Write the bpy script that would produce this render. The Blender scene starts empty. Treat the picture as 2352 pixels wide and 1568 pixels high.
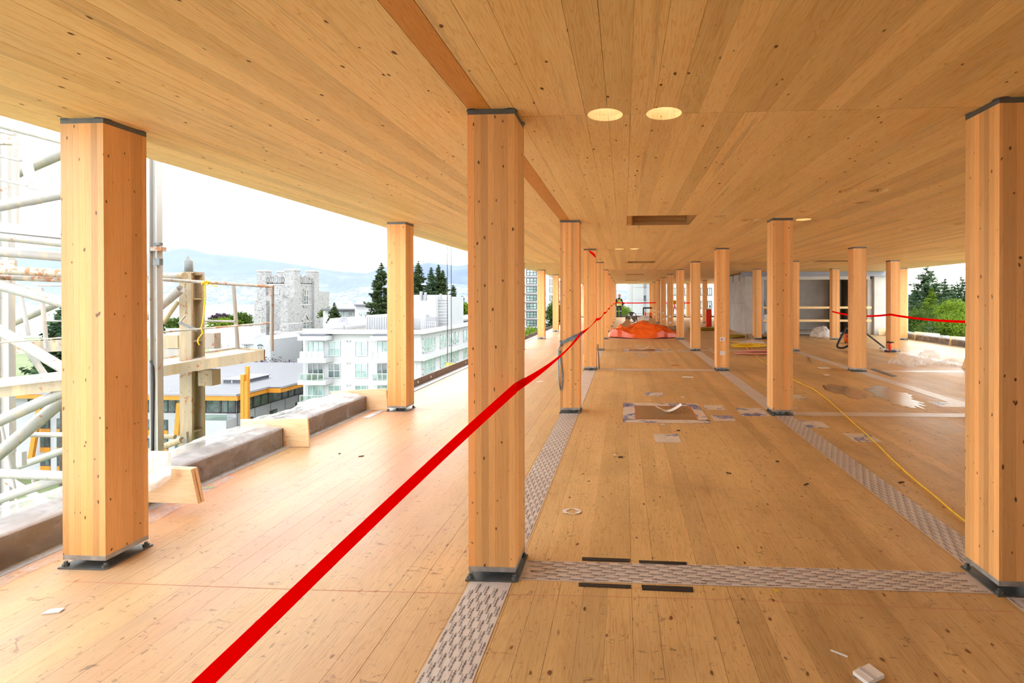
import bpy, bmesh, math, random
import numpy as np
from mathutils import Vector, Matrix, noise as mnoise

random.seed(7)
rng = np.random.default_rng(11)
sc = bpy.context.scene
COL = sc.collection

# ------------------------------------------------------------------ camera, sky, exposure
CAM = Vector((0.7378, -2.8948, 1.5783))
YAW, PITCH, ROLL, FPX, U0, V0 = 0.0549060, -0.0039753, -0.0018734, 1154.92, 1369.95, 687.19
_f0 = Vector((-math.sin(YAW), math.cos(YAW), 0)); _r0 = Vector((math.cos(YAW), math.sin(YAW), 0)); _u0 = Vector((0, 0, 1))
FWD = _f0 * math.cos(PITCH) + _u0 * math.sin(PITCH)
_u1 = _u0 * math.cos(PITCH) - _f0 * math.sin(PITCH)
RGT = _r0 * math.cos(ROLL) + _u1 * math.sin(ROLL)
UPV = _u1 * math.cos(ROLL) - _r0 * math.sin(ROLL)
cam = bpy.data.cameras.new('camera')
cam.sensor_width = 36.0; cam.sensor_fit = 'HORIZONTAL'
cam.lens = FPX / 2352 * 36
cam.shift_x = (1176 - U0) / 2352
cam.shift_y = (V0 - 784) / 2352
cam.clip_start = 0.05; cam.clip_end = 30000
co = bpy.data.objects.new('camera', cam); COL.objects.link(co)
co.matrix_world = Matrix(((RGT.x, UPV.x, -FWD.x, CAM.x), (RGT.y, UPV.y, -FWD.y, CAM.y), (RGT.z, UPV.z, -FWD.z, CAM.z), (0, 0, 0, 1)))
sc.camera = co

SKY = 1.0
w = bpy.data.worlds.new('overcast_sky'); sc.world = w; w.use_nodes = True
wn = w.node_tree.nodes; wl = w.node_tree.links; wn.clear()
wo = wn.new('ShaderNodeOutputWorld'); wb = wn.new('ShaderNodeBackground')
wt = wn.new('ShaderNodeTexCoord'); wm = wn.new('ShaderNodeMapping'); wm.inputs['Scale'].default_value = (1.3, 1.3, 4.0)
wz = wn.new('ShaderNodeTexNoise'); wz.inputs['Scale'].default_value = 2.6; wz.inputs['Detail'].default_value = 7; wz.inputs['Roughness'].default_value = 0.55
wr = wn.new('ShaderNodeValToRGB')
wr.color_ramp.elements[0].position = 0.30; wr.color_ramp.elements[0].color = (0.82, 0.90, 1.0, 1)
wr.color_ramp.elements[1].position = 0.62; wr.color_ramp.elements[1].color = (1.0, 1.0, 1.0, 1)
wl.new(wt.outputs['Generated'], wm.inputs['Vector']); wl.new(wm.outputs['Vector'], wz.inputs['Vector'])
wl.new(wz.outputs['Fac'], wr.inputs['Fac']); wl.new(wr.outputs['Color'], wb.inputs['Color'])
wb.inputs['Strength'].default_value = SKY
w.cycles.sampling_method = 'NONE'
wl.new(wb.outputs['Background'], wo.inputs['Surface'])

vs = sc.view_settings
vs.view_transform = 'Standard'; vs.look = 'None'; vs.gamma = 1.0; vs.use_curve_mapping = False
vs.exposure = 2.5
cy = sc.cycles
cy.use_denoising = True
cy.use_adaptive_sampling = True; cy.adaptive_threshold = 0.06; cy.adaptive_min_samples = 12
cy.max_bounces = 12; cy.diffuse_bounces = 7; cy.glossy_bounces = 4; cy.transmission_bounces = 6; cy.transparent_max_bounces = 12
cy.volume_bounces = 0
cy.sample_clamp_indirect = 12

# ------------------------------------------------------------------ helpers
def ray(u, v):
    return FWD + RGT * ((u - U0) / FPX) + UPV * (-(v - V0) / FPX)
def at(u, v, Y):
    d = ray(u, v); return CAM + d * ((Y - CAM.y) / d.y)
def atz(u, v, z=0.0):
    d = ray(u, v); return CAM + d * ((z - CAM.z) / d.z)
def atx(u, v, X):
    d = ray(u, v); return CAM + d * ((X - CAM.x) / d.x)
def atd(u, v, dep):
    return CAM + ray(u, v) * dep

WL = {}
def wloc(o):
    return WL.get(o.name, Vector((0, 0, 0)))
def tag(o, label=None, cat=None, group=None, kind=None):
    if label: o['label'] = label
    if cat: o['category'] = cat
    if group: o['group'] = group
    if kind: o['kind'] = kind
    return o
def empty(name, loc, label=None, cat=None, group=None, kind=None):
    o = bpy.data.objects.new(name, None); COL.objects.link(o); o.location = loc
    o.empty_display_size = 0.1
    WL[o.name] = Vector(loc)
    return tag(o, label, cat, group, kind)
def inst(mesh, name, parent=None, loc=(0, 0, 0), rot=None, scale=None):
    """a linked object sharing `mesh`; loc in world space"""
    o = bpy.data.objects.new(name, mesh); COL.objects.link(o)
    o.location = Vector(loc) - (wloc(parent) if parent else Vector((0, 0, 0)))
    if parent: o.parent = parent
    if rot: o.rotation_euler = rot
    if scale: o.scale = scale
    WL[o.name] = Vector(loc)
    return o

class MB:
    def __init__(s): s.v = []; s.f = []
    def add(s, vs, fs):
        n = len(s.v); s.v.extend([tuple(p) for p in vs]); s.f.extend([tuple(i + n for i in f) for f in fs]); return s
    def box(s, x0, x1, y0, y1, z0, z1, M=None):
        c = [Vector(p) for p in ((x0, y0, z0), (x1, y0, z0), (x1, y1, z0), (x0, y1, z0), (x0, y0, z1), (x1, y0, z1), (x1, y1, z1), (x0, y1, z1))]
        if M: c = [M @ p for p in c]
        return s.add(c, [(0, 3, 2, 1), (4, 5, 6, 7), (0, 1, 5, 4), (1, 2, 6, 5), (2, 3, 7, 6), (3, 0, 4, 7)])
    def quad(s, a, b, c, d): return s.add([a, b, c, d], [(0, 1, 2, 3)])
    def poly(s, pts, off):
        """polygon extruded along off"""
        off = Vector(off); n = len(pts); P = [Vector(p) for p in pts]
        nrm = sum(((P[i] - P[0]).cross(P[(i + 1) % n] - P[0]) for i in range(1, n - 1)), Vector())
        if nrm.dot(off) > 0: P.reverse()
        Q = [p + off for p in P]
        return s.add(P + Q, [tuple(range(n))] + [tuple(range(2 * n - 1, n - 1, -1))] + [(i, i + n, (i + 1) % n + n, (i + 1) % n) for i in range(n)])
    def tube(s, p, q, r, n=10, r2=None, caps=True):
        p = Vector(p); q = Vector(q); r2 = r if r2 is None else r2
        d = (q - p).normalized(); a = d.orthogonal().normalized(); b = d.cross(a)
        V = []
        for c, rr in ((p, r), (q, r2)):
            for i in range(n):
                t = 2 * math.pi * i / n; V.append(c + a * (rr * math.cos(t)) + b * (rr * math.sin(t)))
        F = [(i, (i + 1) % n, (i + 1) % n + n, i + n) for i in range(n)]
        if caps: F += [tuple(range(n - 1, -1, -1)), tuple(range(n, 2 * n))]
        return s.add(V, F)
    def path(s, pts, r, n=6, closed=False):
        P = [Vector(p) for p in pts]; m = len(P); V = []; prev = None
        for i in range(m):
            if closed: d = P[(i + 1) % m] - P[i - 1]
            else: d = P[min(i + 1, m - 1)] - P[max(i - 1, 0)]
            d.normalize()
            a = d.orthogonal().normalized() if prev is None else (prev - d * prev.dot(d)).normalized()
            prev = a; b = d.cross(a); rr = r[i] if isinstance(r, (list, tuple)) else r
            for j in range(n):
                t = 2 * math.pi * j / n; V.append(P[i] + a * (rr * math.cos(t)) + b * (rr * math.sin(t)))
        F = []
        for i in range(m if closed else m - 1):
            k = (i + 1) % m
            F += [(i * n + j, i * n + (j + 1) % n, k * n + (j + 1) % n, k * n + j) for j in range(n)]
        if not closed: F += [tuple(range(n - 1, -1, -1)), tuple((m - 1) * n + j for j in range(n))]
        return s.add(V, F)
    def lathe(s, prof, c, n=20, M=None):
        """profile [(r,z)...] turned about z through c"""
        V = []; c = Vector(c)
        for r, z in prof:
            for i in range(n):
                t = 2 * math.pi * i / n; p = Vector((r * math.cos(t), r * math.sin(t), z))
                V.append((M @ p if M else p) + c)
        F = []
        for k in range(len(prof) - 1):
            F += [(k * n + i, k * n + (i + 1) % n, (k + 1) * n + (i + 1) % n, (k + 1) * n + i) for i in range(n)]
        return s.add(V, F)
    def grid(s, fn, nu, nv):
        V = [fn(i / nu, j / nv) for j in range(nv + 1) for i in range(nu + 1)]
        F = [(j * (nu + 1) + i, j * (nu + 1) + i + 1, (j + 1) * (nu + 1) + i + 1, (j + 1) * (nu + 1) + i) for j in range(nv) for i in range(nu)]
        return s.add(V, F)
    def mesh(s, name, m, smooth=False, origin=(0, 0, 0)):
        me = bpy.data.meshes.new(name); o = Vector(origin)
        me.from_pydata([Vector(p) - o for p in s.v], [], s.f)
        if m: me.materials.append(m)
        if smooth: me.polygons.foreach_set('use_smooth', [True] * len(me.polygons))
        me.update(); return me
    def build(s, name, m, parent=None, smooth=False):
        a = np.array(s.v, float); lo = a.min(0); hi = a.max(0)
        c = Vector(((lo[0] + hi[0]) / 2, (lo[1] + hi[1]) / 2, (lo[2] if parent is None else (lo[2] + hi[2]) / 2)))
        return inst(s.mesh(name, m, smooth, c), name, parent, c)

def shade_auto(o, ang=40):
    me = o.data
    me.polygons.foreach_set('use_smooth', [True] * len(me.polygons))
    try: me.set_sharp_from_angle(angle=math.radians(ang))
    except Exception: pass
    return o

# ------------------------------------------------------------------ materials
class NT:
    def __init__(s, name):
        s.m = bpy.data.materials.new(name); s.m.use_nodes = True
        s.t = s.m.node_tree; s.n = s.t.nodes; s.l = s.t.links; s.n.clear()
        s.out = s.n.new('ShaderNodeOutputMaterial')
    def new(s, typ, **kw):
        nd = s.n.new(typ)
        for k, v in kw.items():
            if k in nd.inputs.keys() if not k.isdigit() else True:
                (nd.inputs[int(k)] if k.isdigit() else nd.inputs[k]).default_value = v
            else: setattr(nd, k, v)
        return nd
    def link(s, a, b): s.l.new(a, b); return s
    def noise(s, vec, scale, detail=3, rough=0.5, dist=0.0):
        nd = s.new('ShaderNodeTexNoise'); nd.inputs['Scale'].default_value = scale; nd.inputs['Detail'].default_value = detail
        nd.inputs['Roughness'].default_value = rough; nd.inputs['Distortion'].default_value = dist
        if vec is not None: s.link(vec, nd.inputs['Vector'])
        return nd.outputs['Fac']
    def mapping(s, vec, scale=(1, 1, 1), loc=(0, 0, 0), rot=(0, 0, 0)):
        nd = s.new('ShaderNodeMapping'); nd.inputs['Scale'].default_value = scale; nd.inputs['Location'].default_value = loc; nd.inputs['Rotation'].default_value = rot
        s.link(vec, nd.inputs['Vector']); return nd.outputs['Vector']
    def ramp(s, fac, stops, interp='LINEAR'):
        nd = s.new('ShaderNodeValToRGB'); cr = nd.color_ramp; cr.interpolation = interp
        while len(cr.elements) < len(stops): cr.elements.new(0.5)
        for e, (p, c) in zip(cr.elements, stops):
            e.position = p; e.color = (c, c, c, 1) if isinstance(c, (int, float)) else (*c, 1)
        s.link(fac, nd.inputs['Fac']); return nd.outputs['Color']
    def mix(s, fac, a, b, mode='MIX'):
        nd = s.new('ShaderNodeMix', data_type='RGBA', blend_type=mode)
        nd.clamp_factor = True
        for i, x in ((0, fac), (6, a), (7, b)):
            if isinstance(x, (int, float)): nd.inputs[i].default_value = x if i == 0 else (x, x, x, 1)
            elif isinstance(x, tuple): nd.inputs[i].default_value = (*x, 1)
            else: s.link(x, nd.inputs[i])
        return nd.outputs[2]
    def math(s, op, a, b=0.0, c=None):
        nd = s.new('ShaderNodeMath', operation=op)
        for i, x in enumerate((a, b) if c is None else (a, b, c)):
            if isinstance(x, (int, float)): nd.inputs[i].default_value = x
            else: s.link(x, nd.inputs[i])
        return nd.outputs[0]
    def bump(s, h, strength, dist=0.01):
        nd = s.new('ShaderNodeBump'); nd.inputs['Strength'].default_value = strength; nd.inputs['Distance'].default_value = dist
        s.link(h, nd.inputs['Height']); return nd.outputs['Normal']
    def pbsdf(s, color, rough=0.6, metal=0.0, normal=None, spec=0.5, **kw):
        nd = s.new('ShaderNodeBsdfPrincipled')
        for k, x in (('Base Color', color), ('Roughness', rough), ('Metallic', metal), ('Specular IOR Level', spec)):
            if isinstance(x, (int, float)): nd.inputs[k].default_value = x
            elif isinstance(x, tuple): nd.inputs[k].default_value = (*x, 1)
            else: s.link(x, nd.inputs[k])
        for k, x in kw.items():
            nd.inputs[k].default_value = x
        if normal is not None: s.link(normal, nd.inputs['Normal'])
        s.link(nd.outputs[0], s.out.inputs['Surface']); return nd

def plain(name, color, rough=0.6, metal=0.0, var=0.08, scale=3.0, spec=0.4):
    t = NT(name); tc = t.new('ShaderNodeTexCoord').outputs['Object']
    n = t.noise(tc, scale, 4, 0.6)
    c = t.mix(t.ramp(n, [(0.3, 0.0), (0.7, 1.0)]), tuple(x * (1 - var) for x in color), tuple(min(1, x * (1 + var)) for x in color))
    t.pbsdf(c, rough, metal, spec=spec); return t.m

def wood(name, c_lo, c_hi, axis='Y', grain=1.0, knots=0.5, knot_col=(0.17, 0.065, 0.018), rough=0.55, red=0.0, grime=0.0, var=0.25, kscale=2.2, spec=0.35, pink=None, grey=0.0, strip=0.0, dust=0.0, ring=0.30, stretch=0.45):
    t = NT(name)
    tc = t.new('ShaderNodeTexCoord').outputs['Object']
    oi = t.new('ShaderNodeObjectInfo').outputs['Random']
    cx = t.new('ShaderNodeCombineXYZ')
    for i, k in enumerate((17.0, 61.0, 43.0)): t.link(t.math('MULTIPLY', oi, k), cx.inputs[i])
    va = t.new('ShaderNodeVectorMath', operation='ADD'); t.link(tc, va.inputs[0]); t.link(cx.outputs[0], va.inputs[1])
    p = va.outputs[0]
    def st(cross, along): return tuple(along if a == axis else cross for a in 'XYZ')
    # growth rings
    g1 = t.noise(t.mapping(p, st(9 * grain, stretch * grain)), 3.0, 2, 0.6, 0.6)
    wv = t.math('SINE', t.math('MULTIPLY', g1, 62.0))
    wv = t.ramp(wv, [(0.0, 0.0), (0.55, 0.25), (1.0, 1.0)])
    fine = t.noise(t.mapping(p, st(130 * grain, 2.5 * grain)), 3.0, 1, 0.6)
    broad = t.noise(t.mapping(p, st(3.0, 0.35)), 2.0, 1, 0.5)
    f = t.math('ADD', t.math('MULTIPLY', wv, ring), t.math('ADD', t.math('MULTIPLY', fine, 0.30), t.math('MULTIPLY', broad, 0.45)))
    col = t.mix(t.ramp(f, [(0.30, 0.0), (0.85, 1.0)]), c_hi, c_lo)
    # board to board variation
    wn_ = t.new('ShaderNodeTexWhiteNoise', noise_dimensions='1D'); t.link(t.math('MULTIPLY', oi, 91.7), wn_.inputs['W'])
    vv = t.ramp(wn_.outputs['Value'], [(0.0, 1 - var), (0.5, 1.0), (1.0, 1 + var * 0.35)])
    col = t.mix(1.0, col, vv, 'MULTIPLY')
    if strip:
        sx_ = t.new('ShaderNodeSeparateXYZ'); t.link(tc, sx_.inputs[0])
        cell = t.math('FLOOR', t.math('ADD', t.math('DIVIDE', sx_.outputs[1], strip), t.math('MULTIPLY', oi, 7.0)))
        wq = t.new('ShaderNodeTexWhiteNoise', noise_dimensions='2D'); cq = t.new('ShaderNodeCombineXYZ'); t.link(cell, cq.inputs[0]); t.link(oi, cq.inputs[1]); t.link(cq.outputs[0], wq.inputs['Vector'])
        col = t.mix(1.0, col, t.ramp(wq.outputs['Value'], [(0.0, 0.80), (1.0, 1.08)]), 'MULTIPLY')
    if pink:
        wp = t.new('ShaderNodeTexWhiteNoise', noise_dimensions='1D'); t.link(t.math('MULTIPLY', oi, 411.3), wp.inputs['W'])
        col = t.mix(t.ramp(wp.outputs['Value'], [(0.70, 0.0), (0.95, 0.55)]), col, pink)
    if grey:
        gs = t.noise(t.mapping(p, st(14, 0.5)), 1.0, 3, 0.6)
        col = t.mix(t.math('MULTIPLY', t.ramp(gs, [(0.60, 0.0), (0.72, 1.0)]), grey), col, (0.30, 0.22, 0.15))
    # knots
    vo = t.new('ShaderNodeTexVoronoi', feature='F1'); vo.inputs['Scale'].default_value = kscale; vo.inputs['Randomness'].default_value = 1.0
    kp = t.mapping(p, st(1.7, 1.0))
    dn = t.new('ShaderNodeMix', data_type='VECTOR'); dn.inputs[0].default_value = 0.05
    nz = t.new('ShaderNodeTexNoise'); nz.inputs['Scale'].default_value = 9; t.link(kp, nz.inputs['Vector'])
    t.link(kp, dn.inputs[4]); t.link(nz.outputs['Color'], dn.inputs[5])
    t.link(dn.outputs[1], vo.inputs['Vector'])
    sep = t.new('ShaderNodeSeparateColor'); t.link(vo.outputs['Color'], sep.inputs[0])
    size = t.math('MULTIPLY', t.ramp(sep.outputs[0], [(1 - knots, 0.25), (1.0, 1.0)]), 0.175)
    k = t.math('SUBTRACT', size, vo.outputs['Distance'])
    core = t.ramp(k, [(0.0, 0.0), (0.02, 0.75), (0.06, 1.0)])
    halo = t.ramp(t.math('ADD', k, 0.05), [(0.0, 0.0), (0.05, 0.35)])
    has = t.ramp(sep.outputs[0], [(max(0.0, 1 - knots), 0.0), (min(1.0, 1.02 - knots), 1.0)])
    col = t.mix(t.math('MULTIPLY', halo, has), col, tuple(c * 0.62 for c in c_lo))
    col = t.mix(t.math('MULTIPLY', core, has), col, knot_col)
    rg = rough
    if grime:
        gp = t.new('ShaderNodeNewGeometry').outputs['Position']
        s1 = t.noise(t.mapping(gp, (1, 0.7, 1)), 0.8, 4, 0.66, 0.4)
        s2 = t.noise(t.mapping(gp, (1, 0.35, 1)), 5.0, 3, 0.7)
        m1 = t.math('MULTIPLY', t.ramp(s1, [(0.42, 0.0), (0.66, 1.0)]), t.ramp(s2, [(0.3, 0.4), (0.6, 1.0)]))
        spx = t.new('ShaderNodeSeparateXYZ'); t.link(gp, spx.inputs[0])
        grime_x = t.ramp(t.math('MULTIPLY', t.math('ADD', spx.outputs[0], 3.0), 0.1), [(0.20, 0.55), (0.38, 0.72), (0.75, 0.95)])  # grime strength across the deck, levels also set to balance floor brightness
        m1 = t.math('MULTIPLY', t.math('ADD', t.math('MULTIPLY', m1, 0.8), 0.3), grime_x)
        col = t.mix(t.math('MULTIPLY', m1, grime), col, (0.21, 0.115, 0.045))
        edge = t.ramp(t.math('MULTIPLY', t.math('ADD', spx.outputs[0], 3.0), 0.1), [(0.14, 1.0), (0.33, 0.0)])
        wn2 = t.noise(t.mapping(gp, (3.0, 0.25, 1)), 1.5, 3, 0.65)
        col = t.mix(t.math('MULTIPLY', t.math('MULTIPLY', edge, t.ramp(wn2, [(0.25, 0.35), (0.7, 1.0)])), 0.75), col, (0.45, 0.30, 0.20))   # grey-brown wash painted by the open edge to hold down its skylit brightness
        if dust:   # reddish site dust trodden in near the open edge
            dn_ = t.noise(t.mapping(gp, (1.0, 0.5, 1)), 0.8, 3, 0.6)
            col = t.mix(t.math('MULTIPLY', t.math('MULTIPLY', t.ramp(dn_, [(0.44, 0.0), (0.62, 1.0)]), edge), dust), col, (0.58, 0.26, 0.16))
        # scuffs, chips and dark marks
        s3 = t.noise(t.mapping(gp, (1.0, 2.4, 1), rot=(0, 0, 0.5)), 9.0, 3, 0.7, 1.5)
        col = t.mix(t.math('MULTIPLY', t.ramp(s3, [(0.62, 0.0), (0.70, 1.0)]), 0.6 * min(1, grime * 1.6)), col, (0.10, 0.065, 0.035))
        s4 = t.noise(t.mapping(gp, (1.0, 0.3, 1)), 46.0, 2, 0.5)
        col = t.mix(t.math('MULTIPLY', t.ramp(s4, [(0.67, 0.0), (0.74, 1.0)]), 0.6), col, (0.15, 0.085, 0.035))
        v2 = t.new('ShaderNodeTexVoronoi', feature='F1'); v2.inputs['Scale'].default_value = 9.0; t.link(gp, v2.inputs['Vector'])
        se2 = t.new('ShaderNodeSeparateColor'); t.link(v2.outputs['Color'], se2.inputs[0])
        chip = t.math('MULTIPLY', t.ramp(v2.outputs['Distance'], [(0.035, 1.0), (0.05, 0.0)]), t.ramp(se2.outputs[1], [(0.86, 0.0), (0.88, 1.0)]))
        col = t.mix(t.math('MULTIPLY', chip, 0.8), col, (0.72, 0.66, 0.56))
        rg = t.ramp(s1, [(0.3, rough), (0.65, max(0.25, rough - 0.14))])
    h = t.math('ADD', t.math('MULTIPLY', fine, 0.5), wv)
    t.pbsdf(col, rg, 0.0, t.bump(h, 0.10, 0.002), spec=spec)
    return t.m

def painted_steel(name, base, rust=0.5, rust_col=(0.30, 0.11, 0.03), rough=0.5, stain=(0.75, 0.48, 0.20)):
    t = NT(name); tc = t.new('ShaderNodeNewGeometry').outputs['Position']
    n1 = t.noise(tc, 3.1, 6, 0.65); n2 = t.noise(tc, 21.0, 4, 0.7); n3 = t.noise(t.mapping(tc, (6, 6, 0.7)), 1.6, 4, 0.6)
    col = t.mix(t.math('MULTIPLY', t.ramp(n3, [(0.50, 0.0), (0.75, 1.0)]), rust * 0.55), base, stain)
    m = t.math('ADD', t.math('MULTIPLY', n1, 0.45), t.math('MULTIPLY', n2, 0.55))
    col = t.mix(t.ramp(m, [(0.66 - 0.10 * rust, 0.0), (0.69 - 0.10 * rust, 1.0)]), col, rust_col)
    t.pbsdf(col, rough, 0.0, t.bump(n2, 0.12, 0.004)); return t.m

def sheet_plastic(name, opacity=0.6, col=(0.85, 0.87, 0.90), wr_scale=7.0, rough=0.22):
    t = NT(name); tc = t.new('ShaderNodeNewGeometry').outputs['Position']
    n = t.noise(tc, wr_scale, 5, 0.6, 0.8)
    b = t.bump(n, 0.35, 0.02)
    d = t.new('ShaderNodeBsdfPrincipled'); d.inputs['Base Color'].default_value = (*col, 1); d.inputs['Roughness'].default_value = rough; t.link(b, d.inputs['Normal'])
    tl = t.new('ShaderNodeBsdfTranslucent'); tl.inputs['Color'].default_value = (*col, 1); t.link(b, tl.inputs['Normal'])
    m0 = t.new('ShaderNodeMixShader'); m0.inputs[0].default_value = 0.4; t.link(d.outputs[0], m0.inputs[1]); t.link(tl.outputs[0], m0.inputs[2])
    tr = t.new('ShaderNodeBsdfTransparent'); mx = t.new('ShaderNodeMixShader')
    t.link(t.ramp(n, [(0.3, max(0, opacity - 0.25)), (0.7, min(1, opacity + 0.25))]), mx.inputs[0])
    t.link(tr.outputs[0], mx.inputs[1]); t.link(m0.outputs[0], mx.inputs[2]); t.link(mx.outputs[0], t.out.inputs['Surface']); return t.m

def glass_pane(name, col=(0.30, 0.38, 0.38), rough=0.05, tint2=None):
    """window glass of a far building: reflective pane over a dim room with blinds"""
    t = NT(name); oi = t.new('ShaderNodeObjectInfo').outputs['Random']
    tc = t.new('ShaderNodeNewGeometry').outputs['Position']
    n = t.noise(tc, 0.8, 3, 0.6)
    c = t.mix(t.ramp(n, [(0.35, 0.0), (0.65, 1.0)]), col, tint2 or tuple(x * 1.5 for x in col))
    c = t.mix(1.0, c, t.ramp(oi, [(0.0, 0.7), (1.0, 1.2)]), 'MULTIPLY')
    t.pbsdf(c, rough, 0.0, spec=0.8); return t.m

M = {}
M['ceil'] = wood('spruce_ceiling_board', (0.75, 0.47, 0.17), (0.93, 0.70, 0.345), 'Y', 1.0, 0.42, rough=0.6, var=0.13, kscale=10.5, spec=0.25, grey=0.30)
M['ceil_dark'] = wood('orange_fir_board', (0.56, 0.22, 0.035), (0.68, 0.33, 0.08), 'Y', 1.0, 0.25, rough=0.6, var=0.1, spec=0.25)
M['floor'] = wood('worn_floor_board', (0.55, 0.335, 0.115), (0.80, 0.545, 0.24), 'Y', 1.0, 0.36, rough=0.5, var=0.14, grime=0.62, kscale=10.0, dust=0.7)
M['glulam'] = wood('glulam_lamella', (0.63, 0.275, 0.058), (0.89, 0.49, 0.18), 'Z', 1.4, 0.72, rough=0.5, var=0.19, kscale=14.0, pink=(0.90, 0.36, 0.10), strip=0.07, ring=0.16, stretch=0.16)
M['slab'] = wood('cross_laminated_core', (0.66, 0.42, 0.17), (0.80, 0.58, 0.28), 'Y', 1.0, 0.2, rough=0.7, var=0.0)
M['ply'] = wood('raw_plywood', (0.74, 0.48, 0.22), (0.88, 0.66, 0.40), 'X', 0.7, 0.3, rough=0.6, var=0.1, kscale=4.0)
M['lumber'] = wood('softwood_stud', (0.70, 0.44, 0.18), (0.84, 0.60, 0.30), 'X', 1.2, 0.3, rough=0.6, var=0.15)
M['crate'] = wood('weathered_crate_board', (0.22, 0.15, 0.08), (0.36, 0.25, 0.14), 'X', 1.2, 0.2, rough=0.8, var=0.2)
M['steel'] = plain('dark_mill_steel', (0.15, 0.16, 0.155), 0.42, 0.55, 0.25, 9)
M['steel_lt'] = plain('worn_bright_steel', (0.36, 0.36, 0.34), 0.45, 0.5, 0.3, 14)
M['zinc'] = plain('galvanised_flange', (0.55, 0.57, 0.60), 0.45, 0.4, 0.15, 6)
M['flash'] = plain('brown_edge_flashing', (0.16, 0.125, 0.10), 0.5, 0.2, 0.2, 5)
M['black'] = plain('black_rubber', (0.018, 0.018, 0.02), 0.55, 0, 0.2, 8)
t = NT('red_barrier_tape'); d_ = t.new('ShaderNodeBsdfDiffuse'); d_.inputs[0].default_value = (0.95, 0.001, 0.0005, 1); tl_ = t.new('ShaderNodeBsdfTranslucent'); tl_.inputs[0].default_value = (0.95, 0.01, 0.001, 1)
mx_ = t.new('ShaderNodeMixShader'); mx_.inputs[0].default_value = 0.35; t.link(d_.outputs[0], mx_.inputs[1]); t.link(tl_.outputs[0], mx_.inputs[2]); t.link(mx_.outputs[0], t.out.inputs['Surface']); M['redtape'] = t.m
M['white_steel'] = painted_steel('white_mast_paint', (0.31, 0.298, 0.275), 0.6)
M['cream_steel'] = painted_steel('cream_rusting_paint', (0.33, 0.265, 0.16), 0.95)
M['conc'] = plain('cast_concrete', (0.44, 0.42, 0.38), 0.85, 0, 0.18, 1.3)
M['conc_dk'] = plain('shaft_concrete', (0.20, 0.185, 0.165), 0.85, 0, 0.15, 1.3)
M['plastic'] = sheet_plastic('wrap_plastic', 0.50, (0.72, 0.72, 0.745), 4.0)
M['plastic_face'] = sheet_plastic('taut_wrap_plastic', 0.22, (0.80, 0.80, 0.82), 3.0)
M['plastic_thin'] = sheet_plastic('thin_clear_plastic', 0.30, wr_scale=9)
M['plastic_white'] = sheet_plastic('milky_plastic_bag', 0.85, (0.80, 0.78, 0.76), 9)
M['yellow'] = plain('yellow_rope', (0.80, 0.52, 0.01), 0.5, 0, 0.1, 12)
M['paper'] = plain('white_paper', (0.78, 0.77, 0.74), 0.7, 0, 0.05, 12)
# ------------------------------------------------------------------ grid of the building
D = 4.0468; ZC = 2.6262
RX = {'L': -2.4137, 'C': 0.0, 'R': 2.8447, 'S': 5.6917, 'T': 8.5239, 'U': 10.9397}
XL, XRR = -2.83, 11.42
Y_BACK, Y_END = -9.5, 36.85
BAYS = [(XL, 0.0), (0.0, RX['R']), (RX['R'], RX['S']), (RX['S'], RX['T']), (RX['T'], XRR)]
BOARD = 0.1293
# panel joints (multiples of the column spacing) for every bay, near ones are built board by board
JOINTS = [[-1, 1, 3, 5, 7, 9.106], [-2, 0, 2, 4, 6, 8, 9.106], [-1, 1, 3, 5, 7, 9.106], [-2, 0, 2, 4, 6, 8, 9.106], [-1, 1, 3, 5, 7, 9.106]]
NEAR = [2, 3, 2, 3, 2]

# openings in the slab above
LIT = [(0.631, 0.0, 0.101), (0.967, 0.0, 0.101), (0.633, 1.995 * D - 0.02, 0.101), (0.966, 1.995 * D - 0.02, 0.101), (3.17, 4.07, 0.10)]
BLIND = [(1.226, 2.76, 0.058), (1.23, 5.31, 0.06), (2.0, 3.72, 0.09), (2.0, 4.36, 0.07), (2.47, 4.08, 0.13), (2.95, 2.21, 0.09), (3.245, 2.22, 0.09), (3.41, 2.88, 0.10), (2.98, 3.46, 0.10),
         (5.53, 4.63, 0.11), (5.11, 5.21, 0.09), (5.29, 5.9, 0.06), (5.58, 5.9, 0.06), (1.22, 10.85, 0.06), (2.0, 11.8, 0.08), (2.0, 12.5, 0.07)]
RECT = [(0.84, 1.655, 3.60, 4.47), (0.85, 1.655, 11.80, 12.58), (0.85, 1.655, 19.9, 20.65), (0.85, 1.655, 28.0, 28.75), (6.35, 7.4, 11.9, 12.55)]

def boolean(mesh, cutters, mat):
    """mesh minus cutters, returned as a fresh mesh"""
    a = bpy.data.objects.new('tmp', mesh); COL.objects.link(a)
    cm = MB()
    for c in cutters:
        if len(c) == 3: cm.tube((c[0], c[1], -10), (c[0], c[1], 10), c[2], 28)
        elif len(c) == 5: cm.tube((c[0], c[1], c[3]), (c[0], c[1], c[4]), c[2], 24)
        else: cm.box(*c)
    b = bpy.data.objects.new('tmpc', cm.mesh('tmpc', mat)); COL.objects.link(b)
    md = a.modifiers.new('b', 'BOOLEAN'); md.object = b; md.operation = 'DIFFERENCE'; md.solver = 'EXACT'
    dg = bpy.context.evaluated_depsgraph_get()
    me = bpy.data.meshes.new_from_object(a.evaluated_get(dg))
    bpy.data.objects.remove(a); bpy.data.objects.remove(b)
    return me

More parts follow.
